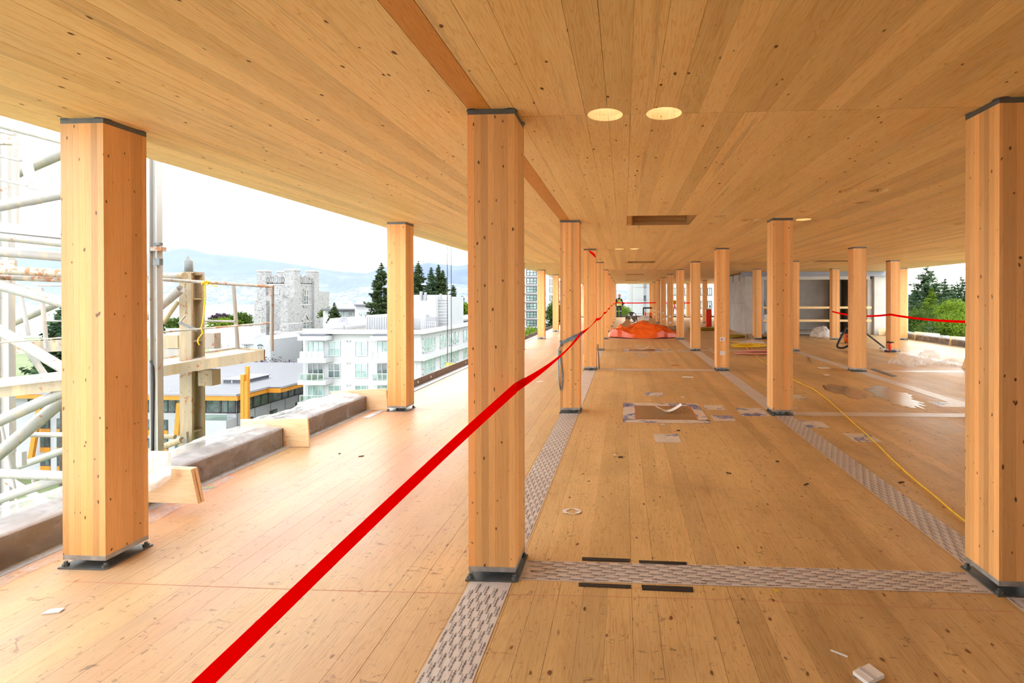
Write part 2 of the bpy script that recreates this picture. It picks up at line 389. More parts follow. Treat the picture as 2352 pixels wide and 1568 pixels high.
def boards(prefix, z_lo, z_hi, mat, up):
    """(near list, far MB): boards of every panel; rectangular openings cut for the ceiling"""
    near = []; far = MB()
    for bi, (xa, xb) in enumerate(BAYS):
        n = round((xb - xa) / BOARD); wd = (xb - xa) / n
        js = JOINTS[bi]
        for si in range(len(js) - 1):
            ya, yb = js[si] * D, js[si + 1] * D
            for i in range(n):
                x0 = xa + i * wd; x1 = x0 + wd
                g = 0.0003 + 0.0011 * (random.random() ** 3); dz = random.uniform(0, 0.0006)
                if i in (0, n - 1): g += 0.001
                segs = [(ya, yb)]
                if not up:
                    for (ra, rb, rc, rd) in RECT:
                        if x1 > ra + 0.02 and x0 < rb - 0.02:
                            out = []
                            for s0, s1 in segs:
                                if rc > s0 and rd < s1: out += [(s0, rc), (rd, s1)]
                                else: out.append((s0, s1))
                            segs = out
                for s0, s1 in segs:
                    bx = (x0 + g, x1 - g, s0 + 0.0018, s1 - 0.0018, z_lo + (0 if up else dz), z_hi - (dz if up else 0))
                    if si < NEAR[bi]: near.append((bx, bi, i, si))
                    else: far.box(*bx)
        far.box(xa, xb, Y_BACK, js[0] * D, z_lo, z_hi)
    return near, far

slab_c = MB().box(XL, XRR, Y_BACK, Y_END, ZC + 0.03, ZC + 0.169).mesh('ceiling', M['slab'])
cut = [(x, y, r) for x, y, r in LIT] + [(x, y, r, ZC - 0.2, ZC + 0.10) for x, y, r in BLIND] + [(a, b, c, d, ZC - 0.2, ZC + 0.14) for a, b, c, d in RECT]
slab_c = boolean(slab_c, cut, M['slab'])
near_c, far_c = boards('c', ZC, ZC + 0.03, M['ceil'], False)
hole_mesh = {}
for k, (bx, bi, i, si) in enumerate(near_c):
    hs = [(x, y, r) for x, y, r in LIT + BLIND if bx[0] < x + r and bx[1] > x - r and bx[2] < y + r and bx[3] > y - r]
    if hs:
        cx_, cy_ = (bx[0] + bx[1]) / 2, (bx[2] + bx[3]) / 2
        m0 = MB().box(*bx).mesh('plank', M['ceil'])
        m1 = boolean(m0, hs, M['ceil'])
        m1.transform(Matrix.Translation((-cx_, -cy_, -bx[4])))
        hole_mesh[k] = m1
ceil = inst(slab_c, 'ceiling'); tag(ceil, 'pale laminated timber slab overhead made of long boards', None, None, 'structure')
fl = MB().box(XL, XRR, Y_BACK, Y_END, -0.169, -0.03).build('floor', M['slab']); tag(fl, 'worn timber deck of long boards running away from camera', None, None, 'structure')
near_f, far_f = boards('f', -0.03, 0.0, M['floor'], True)
mcache = {}
def plank(bx, mat, parent, key, mesh=None):
    cx_, cy_ = (bx[0] + bx[1]) / 2, (bx[2] + bx[3]) / 2
    if mesh is None:
        k = (key, round(bx[1] - bx[0], 4), round(bx[3] - bx[2], 3))
        mesh = mcache.get(k)
        if mesh is None:
            hx, hy = (bx[1] - bx[0]) / 2, (bx[3] - bx[2]) / 2
            mesh = MB().box(-hx, hx, -hy, hy, 0, 0.03).mesh('plank', mat); mcache[k] = mesh
    return inst(mesh, 'plank', parent, (cx_, cy_, bx[4]))
for k, (bx, bi, i, si) in enumerate(near_c):
    key, m_ = 'c', M['ceil']
    if bi == 0 and i == round((BAYS[0][1] - BAYS[0][0]) / BOARD) - 1 and si == 0: key, m_ = 'cd', M['ceil_dark']
    plank(bx, m_, ceil, key, hole_mesh.get(k))
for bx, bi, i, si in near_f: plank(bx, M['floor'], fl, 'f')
o = far_c.build('far_planks', M['ceil'], ceil); o['kind'] = 'stuff'
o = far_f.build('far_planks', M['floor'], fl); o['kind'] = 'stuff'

# dark boards added in the slab openings, their brown paints in the shade
M['pocket_shade'] = wood('dark_pocket_shade', (0.34, 0.17, 0.05), (0.46, 0.26, 0.09), 'X', 1.0, 0.4, rough=0.7, var=0.2, kscale=8)
for a, b, c, d in RECT:
    z0, z1 = ZC + 0.001, ZC + 0.138
    MB().box(a + 0.001, b - 0.001, d - 0.012, d - 0.001, z0, ZC + 0.065).build('pocket_shade_board', M['pocket_shade'], ceil); MB().box(a + 0.001, b - 0.001, d - 0.018, d - 0.001, ZC + 0.07, z1).build('pocket_shade_board', M['pocket_shade'], ceil)
    MB().box(a + 0.001, a + 0.012, c + 0.001, d - 0.02, z0, z1).build('pocket_shade_board', M['pocket_shade'], ceil); MB().box(b - 0.012, b - 0.001, c + 0.001, d - 0.02, z0, z1).build('pocket_shade_board', M['pocket_shade'], ceil)
    MB().box(a + 0.012, b - 0.012, c + 0.001, d - 0.02, z1 - 0.01, z1).build('pocket_shade_board', M['pocket_shade'], ceil)
# unseen panels added behind the camera to shade the near posts
M['panel'] = plain('grey_shade_panel', (0.42, 0.40, 0.37), 0.8, 0, 0.05, 0.6)
for nm, bx in (('shade_wall_left', (XL - 0.16, XL - 0.01, Y_BACK, -4.6, -0.169, ZC + 0.169)), ('shade_wall_right', (XRR + 0.01, XRR + 0.16, Y_BACK, -4.6, -0.169, ZC + 0.169)), ('shade_wall_back', (XL - 0.16, XRR + 0.16, Y_BACK - 0.16, Y_BACK - 0.01, -0.169, ZC + 0.169))):
    tag(MB().box(*bx).build(nm, M['panel']), 'grey panels added behind the viewpoint to shade the near deck', None, None, 'structure')

# ------------------------------------------------------------------ glulam posts
CW = 0.265
lam_n = 7
lam_mesh = MB().box(-CW / 2 / lam_n + 0.00015, CW / 2 / lam_n - 0.00015, -CW / 2, CW / 2, 0.0767, ZC - 0.030).mesh('lamella', M['glulam'])
tp = MB().box(-0.1325, 0.1325, -0.1325, 0.1325, ZC - 0.030, ZC - 0.0005)
for sx in (-1, 1):
    for sy in (-1, 1): tp.tube((sx * 0.105, sy * 0.105, ZC - 0.004), (sx * 0.105, sy * 0.105, ZC - 0.0004), 0.04, 16)
top_mesh = tp.mesh('top_plate', M['steel'])
bp_mesh = MB().box(-0.1325, 0.1325, -0.1325, 0.1325, 0.049, 0.0767).mesh('bottom_plate', M['steel_lt'])
stub_mesh = MB().tube((0, 0, 0.009), (0, 0, 0.0495), 0.062, 24).mesh('pipe_stub', M['steel'])
base_mesh = MB().poly([(-0.148, -0.148, 0), (0.128, -0.148, 0), (0.142, -0.142, 0), (0.148, -0.128, 0), (0.148, 0.148, 0), (-0.148, 0.148, 0)], (0, 0, 0.009)).mesh('base_plate', M['steel'])
bolt = MB().tube((0, 0, 0.009), (0, 0, 0.024), 0.017, 6); bolt.tube((0, 0, 0.024), (0, 0, 0.036), 0.0095, 10)
bolt_mesh = bolt.mesh('anchor_bolt', M['steel'])
def post(row, k, label, turn=0):
    e = empty('timber_post', (RX[row], k * D, 0.0), label, 'post', 'square glulam posts on steel bases')
    b = Vector((RX[row], k * D, 0))
    for i in range(lam_n):
        q = (i - (lam_n - 1) / 2) * CW / lam_n
        o = inst(lam_mesh, 'lamella', e, b + (Vector((0, q, 0)) if turn else Vector((q, 0, 0))))
        if turn: o.rotation_euler = (0, 0, math.pi / 2)
    for me, nm in ((top_mesh, 'top_plate'), (bp_mesh, 'bottom_plate'), (stub_mesh, 'pipe_stub'), (base_mesh, 'base_plate')):
        inst(me, nm, e, b)
    for sx in (-1, 1):
        for sy in (-1, 1): inst(bolt_mesh, 'anchor_bolt', e, b + Vector((sx * 0.124, sy * 0.124, 0)))
    return e
P_ = 'square glulam timber post '
LAB = {
 ('L', 0): 'large glulam post nearest the left slab edge, sunlit front beside white mast', ('L', 1): P_ + 'beside the notched plywood board on the left edge',
 ('L', 2): P_ + 'on the left edge hidden behind the large middle post', ('L', 3): P_ + 'on the left edge, third behind the plywood boards, hidden',
 ('L', 4): P_ + 'on the left edge in front of the white tower block', ('L', 5): P_ + 'on the left edge, just right of the white tower block',
 ('L', 6): P_ + 'on the left edge hidden behind the rope-tied post', ('L', 7): P_ + 'seventh on the left edge, behind the rope-tied post', ('L', 8): P_ + 'eighth on the left edge, behind the rope-tied post',
 ('L', 9): P_ + 'last on the left edge, a sliver beside the rope-tied post',
 ('C', 0): 'large glulam post in the middle foreground that the red tape passes', ('C', 1): P_ + 'with a blue-grey rope tied and hanging on it',
 ('C', 2): P_ + 'with a scrap of red ribbon at its top', ('C', 3): P_ + 'directly behind the one with the red ribbon scrap', ('C', 4): P_ + 'fifth back in the red tape row', ('C', 5): P_ + 'sixth back in the red tape row',
 ('C', 6): P_ + 'seventh back in the red tape row', ('C', 7): P_ + 'eighth back in the red tape row', ('C', 8): P_ + 'ninth back in the red tape row', ('C', 9): P_ + 'farthest back in the red tape row, beside the worker',
 ('R', 0): 'large glulam post cut by the right picture edge', ('R', 1): P_ + 'behind which the yellow cord disappears', ('R', 2): P_ + 'with two white paper notices, nearest of those with notices',
 ('R', 3): P_ + 'right of the orange tarpaulin, left of the red cabinet', ('R', 4): P_ + 'rising just behind the right end of the orange tarpaulin', ('R', 5): P_ + 'with four white notices behind the orange tarpaulin',
 ('R', 6): P_ + 'with two notices, left of the four-notice post', ('R', 7): P_ + 'with two notices, second left of the four-notice post', ('R', 8): P_ + 'where the far red tape ends, by the generator', ('R', 9): P_ + 'farthest right of the view out, behind the generator',
 ('S', 1): P_ + 'hidden behind the large post at the right picture edge', ('S', 2): P_ + 'with black hose on both sides, right of the yellow cord', ('S', 3): P_ + 'half hidden behind the yellow cord post',
 ('S', 4): P_ + 'in front of the light concrete core corner, near the pallet', ('S', 6): P_ + 'far back, hidden behind the two-notice post', ('S', 7): P_ + 'far back beside the tall red cabinet', ('S', 8): P_ + 'far back, hidden right of the tarpaulin', ('S', 9): P_ + 'at the far slab end between two nearer posts',
 ('T', 2): P_ + 'out of sight behind the right foreground post', ('T', 3): P_ + 'with a small red drill stand at its foot', ('T', 4): P_ + 'in front of the dark core opening beside a plastic bundle',
 ('U', 3): P_ + 'on the right edge hidden by the foreground post', ('U', 4): P_ + 'on the right slab edge with green trees beside it'}
for (r_, k_), lb in LAB.items(): post(r_, k_, lb, turn=1 if (r_, k_) in (('R', 0), ('S', 2), ('T', 3), ('R', 3), ('U', 4)) else 0)
# ------------------------------------------------------------------ seam tape with print
def text_mesh(body, size, bold=0.0):
    cu = bpy.data.curves.new('t', 'FONT'); cu.body = body; cu.size = size; cu.resolution_u = 1; cu.offset = bold
    cu.align_x = 'CENTER'; cu.align_y = 'CENTER'
    ob = bpy.data.objects.new('t', cu); COL.objects.link(ob)
    me = bpy.data.meshes.new_from_object(ob.evaluated_get(bpy.context.evaluated_depsgraph_get()))
    V = np.array([v.co[:] for v in me.vertices]); F = [tuple(p.vertices) for p in me.polygons]
    bpy.data.objects.remove(ob); bpy.data.curves.remove(cu); bpy.data.meshes.remove(me)
    return V, F
T_BIG = text_mesh('SIGA-Wigluv.', 0.0150, 0.0003); T_SM = text_mesh('www.siga.swiss', 0.0080, 0.0001)
for T_, L_ in ((T_BIG, 0.088), (T_SM, 0.062)):
    s_ = L_ / (T_[0][:, 0].max() - T_[0][:, 0].min()); T_[0][:, 0] *= s_
M['tape'] = None
def tape_mat(name, dash_axis=None):
    t = NT(name); gp = t.new('ShaderNodeNewGeometry').outputs['Position']
    n = t.noise(gp, 4.0, 4, 0.6); c = t.mix(t.ramp(n, [(0.3, 0.0), (0.7, 1.0)]), (0.58, 0.52, 0.475), (0.68, 0.63, 0.585))
    if dash_axis:
        br = t.new('ShaderNodeTexBrick'); br.inputs['Scale'].default_value = 1.0; br.offset = 0.5
        br.inputs['Brick Width'].default_value = 0.165; br.inputs['Row Height'].default_value = 0.026; br.inputs['Mortar Size'].default_value = 0.0085
        br.inputs['Color1'].default_value = (0, 0, 0, 1); br.inputs['Color2'].default_value = (0, 0, 0, 1); br.inputs['Mortar'].default_value = (1, 1, 1, 1)
        t.link(t.mapping(gp, rot=(0, 0, math.pi / 2) if dash_axis == 'Y' else (0, 0, 0)), br.inputs['Vector'])
        c = t.mix(t.math('MULTIPLY', br.outputs['Color'], 0.35), (0.26, 0.22, 0.21), c) if False else t.mix(t.math('MULTIPLY', t.math('SUBTRACT', 1.0, br.outputs['Color']), 0.26), c, (0.13, 0.11, 0.11))
    wr_ = t.noise(gp, 13.0, 4, 0.6, 0.5)
    t.pbsdf(c, 0.33, 0, t.bump(wr_, 0.25, 0.006), spec=0.5); return t.m
M['tape'] = tape_mat('printed_seam_tape'); M['tape_fy'] = tape_mat('printed_seam_tape_far', 'Y'); M['tape_fx'] = tape_mat('printed_seam_tape_far_x', 'X')
M['ink'] = plain('grey_ink', (0.05, 0.045, 0.045), 0.6)
def seam_tape(x0, x1, y0, y1, label, text=True, skew=0.0):
    along = 'Y' if (y1 - y0) > (x1 - x0) else 'X'
    mb = MB(); n = 24
    if along == 'Y':
        mb.grid(lambda a, b: (x0 + (x1 - x0) * a + skew * b, y0 + (y1 - y0) * b, 0.0022 + 0.0006 * math.sin(b * 40 + a * 9)), 3, n)
    else:
        mb.grid(lambda a, b: (x0 + (x1 - x0) * a, y0 + (y1 - y0) * b + skew * a, 0.0022 + 0.0006 * math.sin(a * 40 + b * 9)), n, 3)
    k = len(mb.v); top = list(mb.v)
    mb.box(x0, x1, y0, y1, 0.0003, 0.0012) if not skew else None
    t = mb.build('seam_tape', M['tape'] if text else M['tape_f' + along.lower()]); tag(t, label, 'tape', 'printed seam tapes over the panel joints')
    if text:
        V = []; F = []; nv = 0
        wd = (x1 - x0) if along == 'Y' else (y1 - y0); ln = (y1 - y0) if along == 'Y' else (x1 - x0)
        rows = int(wd / 0.0238)
        for r in range(rows):
            for kind, T_, ro in ((0, T_BIG, 0.0), (1, T_SM, 0.0119)):
                off = ((r * 0.43 + (0.5 if kind else 0.0)) % 1.0) * 0.135
                s = off + 0.05
                c_ = (r + 0.5) * (wd / rows) + ro
                if c_ > wd - 0.006: continue
                while s < ln - 0.046:
                    if along == 'Y':
                        P = np.stack([x0 + c_ - T_[0][:, 1] + skew * (s / ln), y0 + s + T_[0][:, 0], np.full(len(T_[0]), 0.0036)], 1)
                    else:
                        P = np.stack([x0 + s - T_[0][:, 0], y0 + c_ - T_[0][:, 1] + skew * (s / ln), np.full(len(T_[0]), 0.0036)], 1)
                    V.append(P); F += [tuple(i + nv for i in f) for f in T_[1]]; nv += len(P)
                    s += 0.135
        V = np.concatenate(V); ob = MB(); ob.v = [tuple(p) for p in V]; ob.f = F
        p = ob.build('printed_lettering', M['ink'], t); p['kind'] = 'stuff'
    return t
HB = 0.15
seam_tape(-0.118, 0.114, -2.0, -HB, 'printed grey seam tape running from bottom edge to large middle post')
seam_tape(-0.118, 0.114, HB, D - HB, 'printed grey seam tape between the large middle post and rope-tied post')
seam_tape(-0.125, 0.125, D + HB, 2 * D - HB, 'grey seam tape from the rope-tied post to the ribbon post', False)
seam_tape(-0.125, 0.125, 2 * D + HB, 3 * D - HB, 'grey seam tape just behind the red ribbon post', False)
seam_tape(RX['R'] - 0.11, RX['R'] + 0.115, HB, D - HB, 'printed grey seam tape running up to the yellow cord post')
seam_tape(RX['R'] - 0.11, RX['R'] + 0.115, -1.6, -HB, 'printed tape corner in front of the right foreground post')
seam_tape(RX['R'] - 0.115, RX['R'] + 0.115, D + HB, 2 * D - HB, 'grey seam tape from yellow cord post to nearest notice post', False)
for k in (2, 3, 4): seam_tape(RX['R'] - 0.12, RX['R'] + 0.12, k * D + HB, (k + 1) * D - HB, ['grey seam tape behind the nearest notice post', 'shiny grey seam tape at right end of orange tarpaulin', 'far grey seam tape beyond the orange tarpaulin'][k - 2], False)
seam_tape(HB, RX['R'] - HB, -0.118, 0.088, 'printed crosswise tape between middle and right foreground posts', True)
seam_tape(RX['R'] + HB, RX['S'] - HB, D - 0.115, D + 0.10, 'crosswise tape right of the yellow cord post', False)
seam_tape(HB, RX['R'] - HB, 2 * D - 0.12, 2 * D + 0.12, 'crosswise tape from ribbon post to nearest notice post', False)
seam_tape(RX['S'] + HB, RX['T'] - HB, 2 * D - 0.12, 2 * D + 0.12, 'crosswise shiny tape right of the black hose post', False)
seam_tape(RX['S'] - 0.115, RX['S'] + 0.115, D + HB, 2 * D - HB, 'long grey tape in front of black hose post, wet at its near end', False)
seam_tape(RX['S'] - 0.115, RX['S'] + 0.115, 2 * D + HB, 3 * D - HB, 'grey tape behind the black hose post', False)
seam_tape(RX['T'] - 0.12, RX['T'] + 0.12, 2 * D + HB, 3 * D - HB, 'bright tape strip under the clear plastic at right', False)
seam_tape(HB, RX['R'] - HB, 4 * D - 0.12, 4 * D + 0.12, 'far crosswise tape behind the orange tarpaulin', False)
seam_tape(RX['R'] + HB, RX['S'] - HB, 3 * D - 0.12, 3 * D + 0.12, 'crosswise tape under the pink and yellow hose coils', False)

# black strips beside the crosswise tape
for (x0, x1, ya, yb, lb) in ((0.483, 0.768, 0.104, 0.141, 'black strip behind crosswise tape, left of two'), (0.826, 1.103, 0.088, 0.122, 'black strip behind crosswise tape, right of two'),
                         (0.488, 0.769, -0.166, -0.133, 'black strip in front of crosswise tape, left of two'), (0.833, 1.104, -0.182, -0.136, 'black strip in front of crosswise tape, right of two')):
    tag(MB().poly([(x0, ya, 0.0005), (x1, ya - 0.006, 0.0005), (x1 + 0.004, yb - 0.006, 0.0005), (x0 - 0.003, yb, 0.0005)], (0, 0, 0.003)).build('foam_strip', M['black']), lb, 'strip', 'black foam strips')

# ------------------------------------------------------------------ film patches over floor openings
t = NT('printed_film'); gp = t.new('ShaderNodeNewGeometry').outputs['Position']; oi = t.new('ShaderNodeObjectInfo').outputs['Random']
n1 = t.noise(gp, 3.2, 3, 0.6); n2 = t.noise(t.mapping(gp, (1, 3, 1)), 14, 4, 0.75, 1.2)
wv = t.math('SINE', t.math('MULTIPLY', t.noise(t.mapping(gp, (5, 1.2, 1), rot=(0, 0, 0.5)), 2.5, 1, 0.4), 60))
blue = t.math('MULTIPLY', t.ramp(n1, [(0.53, 0.0), (0.57, 1.0)]), t.math('MAXIMUM', t.ramp(n2, [(0.46, 0.0), (0.50, 1.0)]), t.ramp(wv, [(0.2, 0.0), (0.3, 1.0)])))
dirt = t.noise(gp, 7, 4, 0.7)
c = t.mix(t.ramp(dirt, [(0.45, 0.0), (0.75, 1.0)]), (0.68, 0.63, 0.56), (0.50, 0.41, 0.31))
t.pbsdf(t.mix(blue, c, (0.05, 0.12, 0.40)), 0.35); M['film'] = t.m
M['stain'] = wood('stained_hatch_board', (0.24, 0.14, 0.06), (0.36, 0.22, 0.10), 'Y', 1.0, 0.1, rough=0.4, var=0.0, grime=0.5)
M['orange_edge'] = plain('orange_chalk', (0.55, 0.16, 0.06), 0.7)
def film(x0, x1, y0, y1, label, j=0.012):
    r = lambda: random.uniform(-j, j)
    return tag(MB().poly([(x0 + r(), y0 + r(), 0.0006), (x1 + r(), y0 + r(), 0.0006), (x1 + r(), y1 + r(), 0.0006), (x0 + r(), y1 + r(), 0.0006)], (0, 0, 0.002)).build('film_patch', M['film']), label, 'patch', 'white film patches taped to the deck')
def hatch(x0, x1, y0, y1, ix0, ix1, iy0, iy1, label):
    e = empty('floor_hatch', ((x0 + x1) / 2, (y0 + y1) / 2, 0), label, 'floor patch', 'film framed floor hatches')
    MB().box(ix0, ix1, iy0, iy1, 0.0004, 0.0012).build('hatch_board', M['stain'], e)
    b = MB(); g = 0.02
    for q in ((ix0, ix1, iy0, iy0 + g), (ix0, ix1, iy1 - g, iy1), (ix0, ix0 + g, iy0, iy1), (ix1 - g, ix1, iy0, iy1)): b.box(*q, 0.0012, 0.0018)
    b.build('chalk_border', M['orange_edge'], e)
    for q in ((x0, x1, y0, iy0), (x0, x1, iy1, y1), (x0, ix0, iy0 - .03, iy1 + .03), (ix1, x1, iy0 - .03, iy1 + .03)):
        MB().box(*q, 0.0013, 0.0030).build('film_strip', M['film'], e)
    return e
hatch(0.72, 1.82, 3.45, 4.62, 0.885, 1.69, 3.61, 4.44, 'rectangular hatch framed by blue and white film, nearest one')
hatch(0.73, 1.86, 11.55, 12.65, 0.89, 1.64, 11.79, 12.5, 'rectangular hatch framed by film, just before the orange tarpaulin')
for x0, x1, y0, y1, lb in (
    (1.09, 1.36, 5.18, 5.475, 'white film patch just behind the nearest framed hatch'), (1.066, 1.348, 2.595, 2.926, 'white and blue patch just in front of nearest framed hatch'),
    (1.887, 2.15, 4.22, 4.534, 'film patch right of nearest hatch, farther of two'), (1.882, 2.16, 3.575, 3.883, 'film patch right of nearest hatch, nearer of two'),
    (2.312, 2.68, 3.88, 4.354, 'large blue-smeared patch touching the yellow cord post'), (2.957, 3.22, 3.305, 3.627, 'plain film patch right of the yellow cord post, against the tape'),
    (3.26, 3.546, 2.717, 3.05, 'tan film patch crossed by the yellow cord'), (3.30, 3.57, 5.04, 5.355, 'patch half hidden behind the yellow cord post'), (3.05, 3.2, 4.35, 4.5, 'small blue patch edge behind yellow cord post'),
    (1.09, 1.375, 10.69, 11.0, 'film patch in front of the far framed hatch'), (1.9, 2.15, 12.2, 12.55, 'film patch right of far hatch, farther of two'), (1.88, 2.12, 11.6, 11.85, 'film patch right of far hatch, nearer of two'),
    (2.31, 2.66, 11.85, 12.2, 'film patch at foot of third post in the notice row'), (1.07, 1.36, 13.2, 13.5, 'film patch behind the far framed hatch'),
    (5.28, 5.6, 4.55, 4.9, 'wet pale patch beside the tape at right'), (3.3, 3.75, 12.4, 12.75, 'thin film patch behind the nearest notice post, left'), (3.25, 3.6, 11.3, 11.7, 'thin film patch behind the nearest notice post, right')):
    film(x0, x1, y0, y1, lb)

# ------------------------------------------------------------------ puddle, litter
t = NT('shallow_water'); gpw = t.new('ShaderNodeNewGeometry').outputs['Position']; d = t.pbsdf((0.9, 0.86, 0.8), 0.20, 0, t.bump(t.noise(t.mapping(gpw, (34, 3.0, 1)), 1.0, 3, 0.6), 0.55, 0.006), spec=0.5); d.inputs['Transmission Weight'].default_value = 1.0; d.inputs['IOR'].default_value = 1.33
M['water'] = t.m
def blob(cx_, cy_, rx, ry, n=46, jag=0.35, seed=1, rot=0.0):
    R_ = random.Random(seed); P = []
    for i in range(n):
        a = 2 * math.pi * i / n; k = 1 + jag * (mnoise.noise((math.cos(a) * 1.7 + seed, math.sin(a) * 1.7, 0)) + 0.6 * mnoise.noise((math.cos(a) * 6 + seed, math.sin(a) * 6, 3)))
        x, y = rx * k * math.cos(a), ry * k * math.sin(a)
        P.append((cx_ + x * math.cos(rot) - y * math.sin(rot), cy_ + x * math.sin(rot) + y * math.cos(rot), 0.0008))
    return P
tag(MB().poly(blob(4.98, 5.35, 0.36, 0.95, 60, 0.7, 3, -0.12), (0, 0, 0.0018)).build('puddle', M['water']), 'bright wet puddle on boards right of the yellow cord', 'puddle')
tag(MB().poly(blob(4.45, 5.75, 0.28, 0.62, 40, 0.4, 9), (0, 0, 0.0016)).build('puddle', M['water']), 'dull dark wet patch left of the bright puddle', 'puddle')

def crumple(name, cx_, cy_, rx, ry, hgt, mat, label, cat, seed=0, n=16, freq=2.5, group=None, rough_amp=0.35):
    mb = MB()
    def fn(a, b):
        u = (a - 0.5) * 2; v = (b - 0.5) * 2
        r = max(abs(u), abs(v)); l = math.hypot(u, v) or 1; u2, v2 = u * r / l, v * r / l
        k = 1 + 0.25 * mnoise.noise((u2 * 1.5 + seed, v2 * 1.5, 5))
        e = max(0, 1 - r * r) ** 0.6
        f = mnoise.noise((u2 * freq + seed, v2 * freq, seed * 0.37)); g = mnoise.noise((u2 * freq * 2.7 + seed, v2 * freq * 2.7, 9 + seed))
        z = hgt * e * (0.75 + rough_amp * f + rough_amp * 0.6 * abs(g)) + 0.004 + 0.25 * hgt * (1 - e) * max(0, g) * 0.5
        return (cx_ + rx * u2 * k + 0.06 * rx * f, cy_ + ry * v2 * k + 0.06 * ry * g, max(0.003, z))
    mb.grid(fn, n, n)
    o = mb.build(name, mat, None, True); tag(o, label, cat, group); return o
# torn ring of tape, paper scraps, chips
mb = MB()
mb.grid(lambda a, b: (0.352 + (0.040 + 0.024 * b) * math.cos(a * 6.283) * 1.1 + 0.01 * mnoise.noise((a * 9, b, 1)), 0.785 + (0.036 + 0.016 * b) * math.sin(a * 6.283) + 0.01 * mnoise.noise((a * 7, b, 4)), 0.004 + 0.010 * abs(mnoise.noise((a * 8, b * 2, 7)))), 40, 2)
tag(mb.build('tape_ring', M['paper'], None, True), 'crumpled white ring of backing paper on the deck', 'paper')
def wing_sheet(cx_, cy_, s, label):
    def fn(a, b):
        q = (a - 0.45) * 2; n = mnoise.noise((a * 5, b * 3, cx_))
        return (cx_ + s * q * 0.5 + 0.01 * n, cy_ + s * 0.5 * (b - 0.5) + 0.06 * s * q * q, 0.006 + s * 0.22 * abs(q) ** 1.6 + 0.02 * s * n + 0.01 * (1 - b))
    return tag(MB().grid(fn, 14, 6).build('paper_scrap', M['paper'], None, True), label, 'paper')
wing_sheet(1.33, 4.08, 0.36, 'crumpled white film sheet lying inside nearest framed hatch'); wing_sheet(1.25, 12.2, 0.42, 'crumpled white sheet lying inside the far framed hatch')
def chip(u, v, l, wd, ang, mat, label, cat='scrap', h=0.006, grp='scraps of litter on the deck'):
    p = atz(u, v); A = Matrix.Translation(p) @ Matrix.Rotation(ang, 4, 'Z')
    mb = MB(); mb.poly([A @ Vector(q) for q in ((-l / 2, -wd / 2, 0.0012), (l / 2, -wd / 2 * 0.7, 0.0012), (l / 2 * 0.9, wd / 2, 0.0012), (-l / 2 * 0.8, wd / 2 * 0.9, 0.0012))], (0, 0, h))
    return tag(mb.build('litter_scrap', mat), label, cat, grp)
M['darkchip'] = plain('dark_wood_chip', (0.07, 0.04, 0.02), 0.8)
for u, v, l, wd, an, mt, lb in (
    (123, 1405, 0.075, 0.04, 0.2, 'paper', 'small white card on boards at lower left'), (1852, 1113, 0.06, 0.018, 0.7, 'darkchip', 'dark sliver left of the right-hand printed tape'),
    (2070, 1108, 0.06, 0.014, 0.3, 'darkchip', 'dark curled sliver beside the yellow cord'), (1674, 1087, 0.05, 0.012, -0.6, 'darkchip', 'dark splinter in the middle of the deck'),
    (1558, 989, 0.04, 0.03, 0.2, 'darkchip', 'small dark block behind the nearest small patch'), (1550, 839, 0.18, 0.1, 0.1, 'orange_edge', 'small orange scrap before the crosswise tape'),
    (1580, 866, 0.22, 0.10, -0.3, 'paper', 'pale twisted scrap beyond the nearest hatch'), (1522, 975, 0.06, 0.03, 0.1, 'paper', 'white scrap in front of nearest hatch'), (1568, 912, 0.06, 0.05, 0.1, 'paper', 'white scrap beyond nearest hatch'),
    (1240, 877, 0.13, 0.1, 0.3, 'paper', 'white torn scrap left of the rope-tied post'), (1892, 845, 0.25, 0.2, 0.1, 'paper', 'white scrap left of the black hose post'), (1898, 861, 0.09, 0.08, 0.1, 'paper', 'small white chip below the black hose post'),
    (1783, 863, 0.06, 0.05, 0.4, 'paper', 'white bead left of the yellow cord'), (1785, 1060, 0.03, 0.02, 0.1, 'darkchip', 'dark chip on the right printed tape'), (1425, 1050, 0.05, 0.03, 0.5, 'darkchip', 'dark chip on deck left of centre'), (1412, 1046, 0.04, 0.04, 0.2, 'ply', 'pale wood chip on deck left of centre'),
    (780, 1042, 0.02, 0.012, 0.3, 'darkchip', 'dark chip left of the red tape'), (830, 1048, 0.05, 0.01, 0.5, 'darkchip', 'dark splinter left of the red tape'), (1927, 1502, 0.07, 0.004, -0.6, 'paper', 'thin pale sliver at lower right'), (1783, 1357, 0.022, 0.006, -0.5, 'yellow', 'yellowish sliver by the crosswise tape'),
    (479, 1121, 0.07, 0.05, 0.4, 'leaf', 'small green leaf at foot of the wrapped edge')):
    if mt == 'leaf' and 'leaf' not in M: M['leaf'] = plain('green_leaf', (0.20, 0.32, 0.10), 0.6)
    chip(u, v, l, wd, an, M[mt], lb)
e = empty('wood_block', tuple(atz(1995, 1553)), 'pale wrapped scrap block at the bottom right edge', 'scrap')
p = atz(1995, 1553); A = Matrix.Translation(p) @ Matrix.Rotation(0.5, 4, 'Z')
MB().box(-0.05, 0.05, -0.035, 0.035, 0.0008, 0.016, A).build('block', M['paper'], e); MB().box(-0.02, 0.0, -0.036, 0.036, 0.0162, 0.019, A).build('fold', M['plastic_white'], e)
p = atz(860, 952)
tag(MB().poly([tuple(atz(u, v) + Vector((0, 0, 0.0006))) for u, v in ((831, 960), (848, 960), (884, 943), (868, 944))], (0, 0, 0.005)).build('perforated_plate', M['zinc']), 'grey perforated steel plate at left edge by plywood', 'plate')
p0_, p1_ = atz(1999, 848), atz(2049, 865)
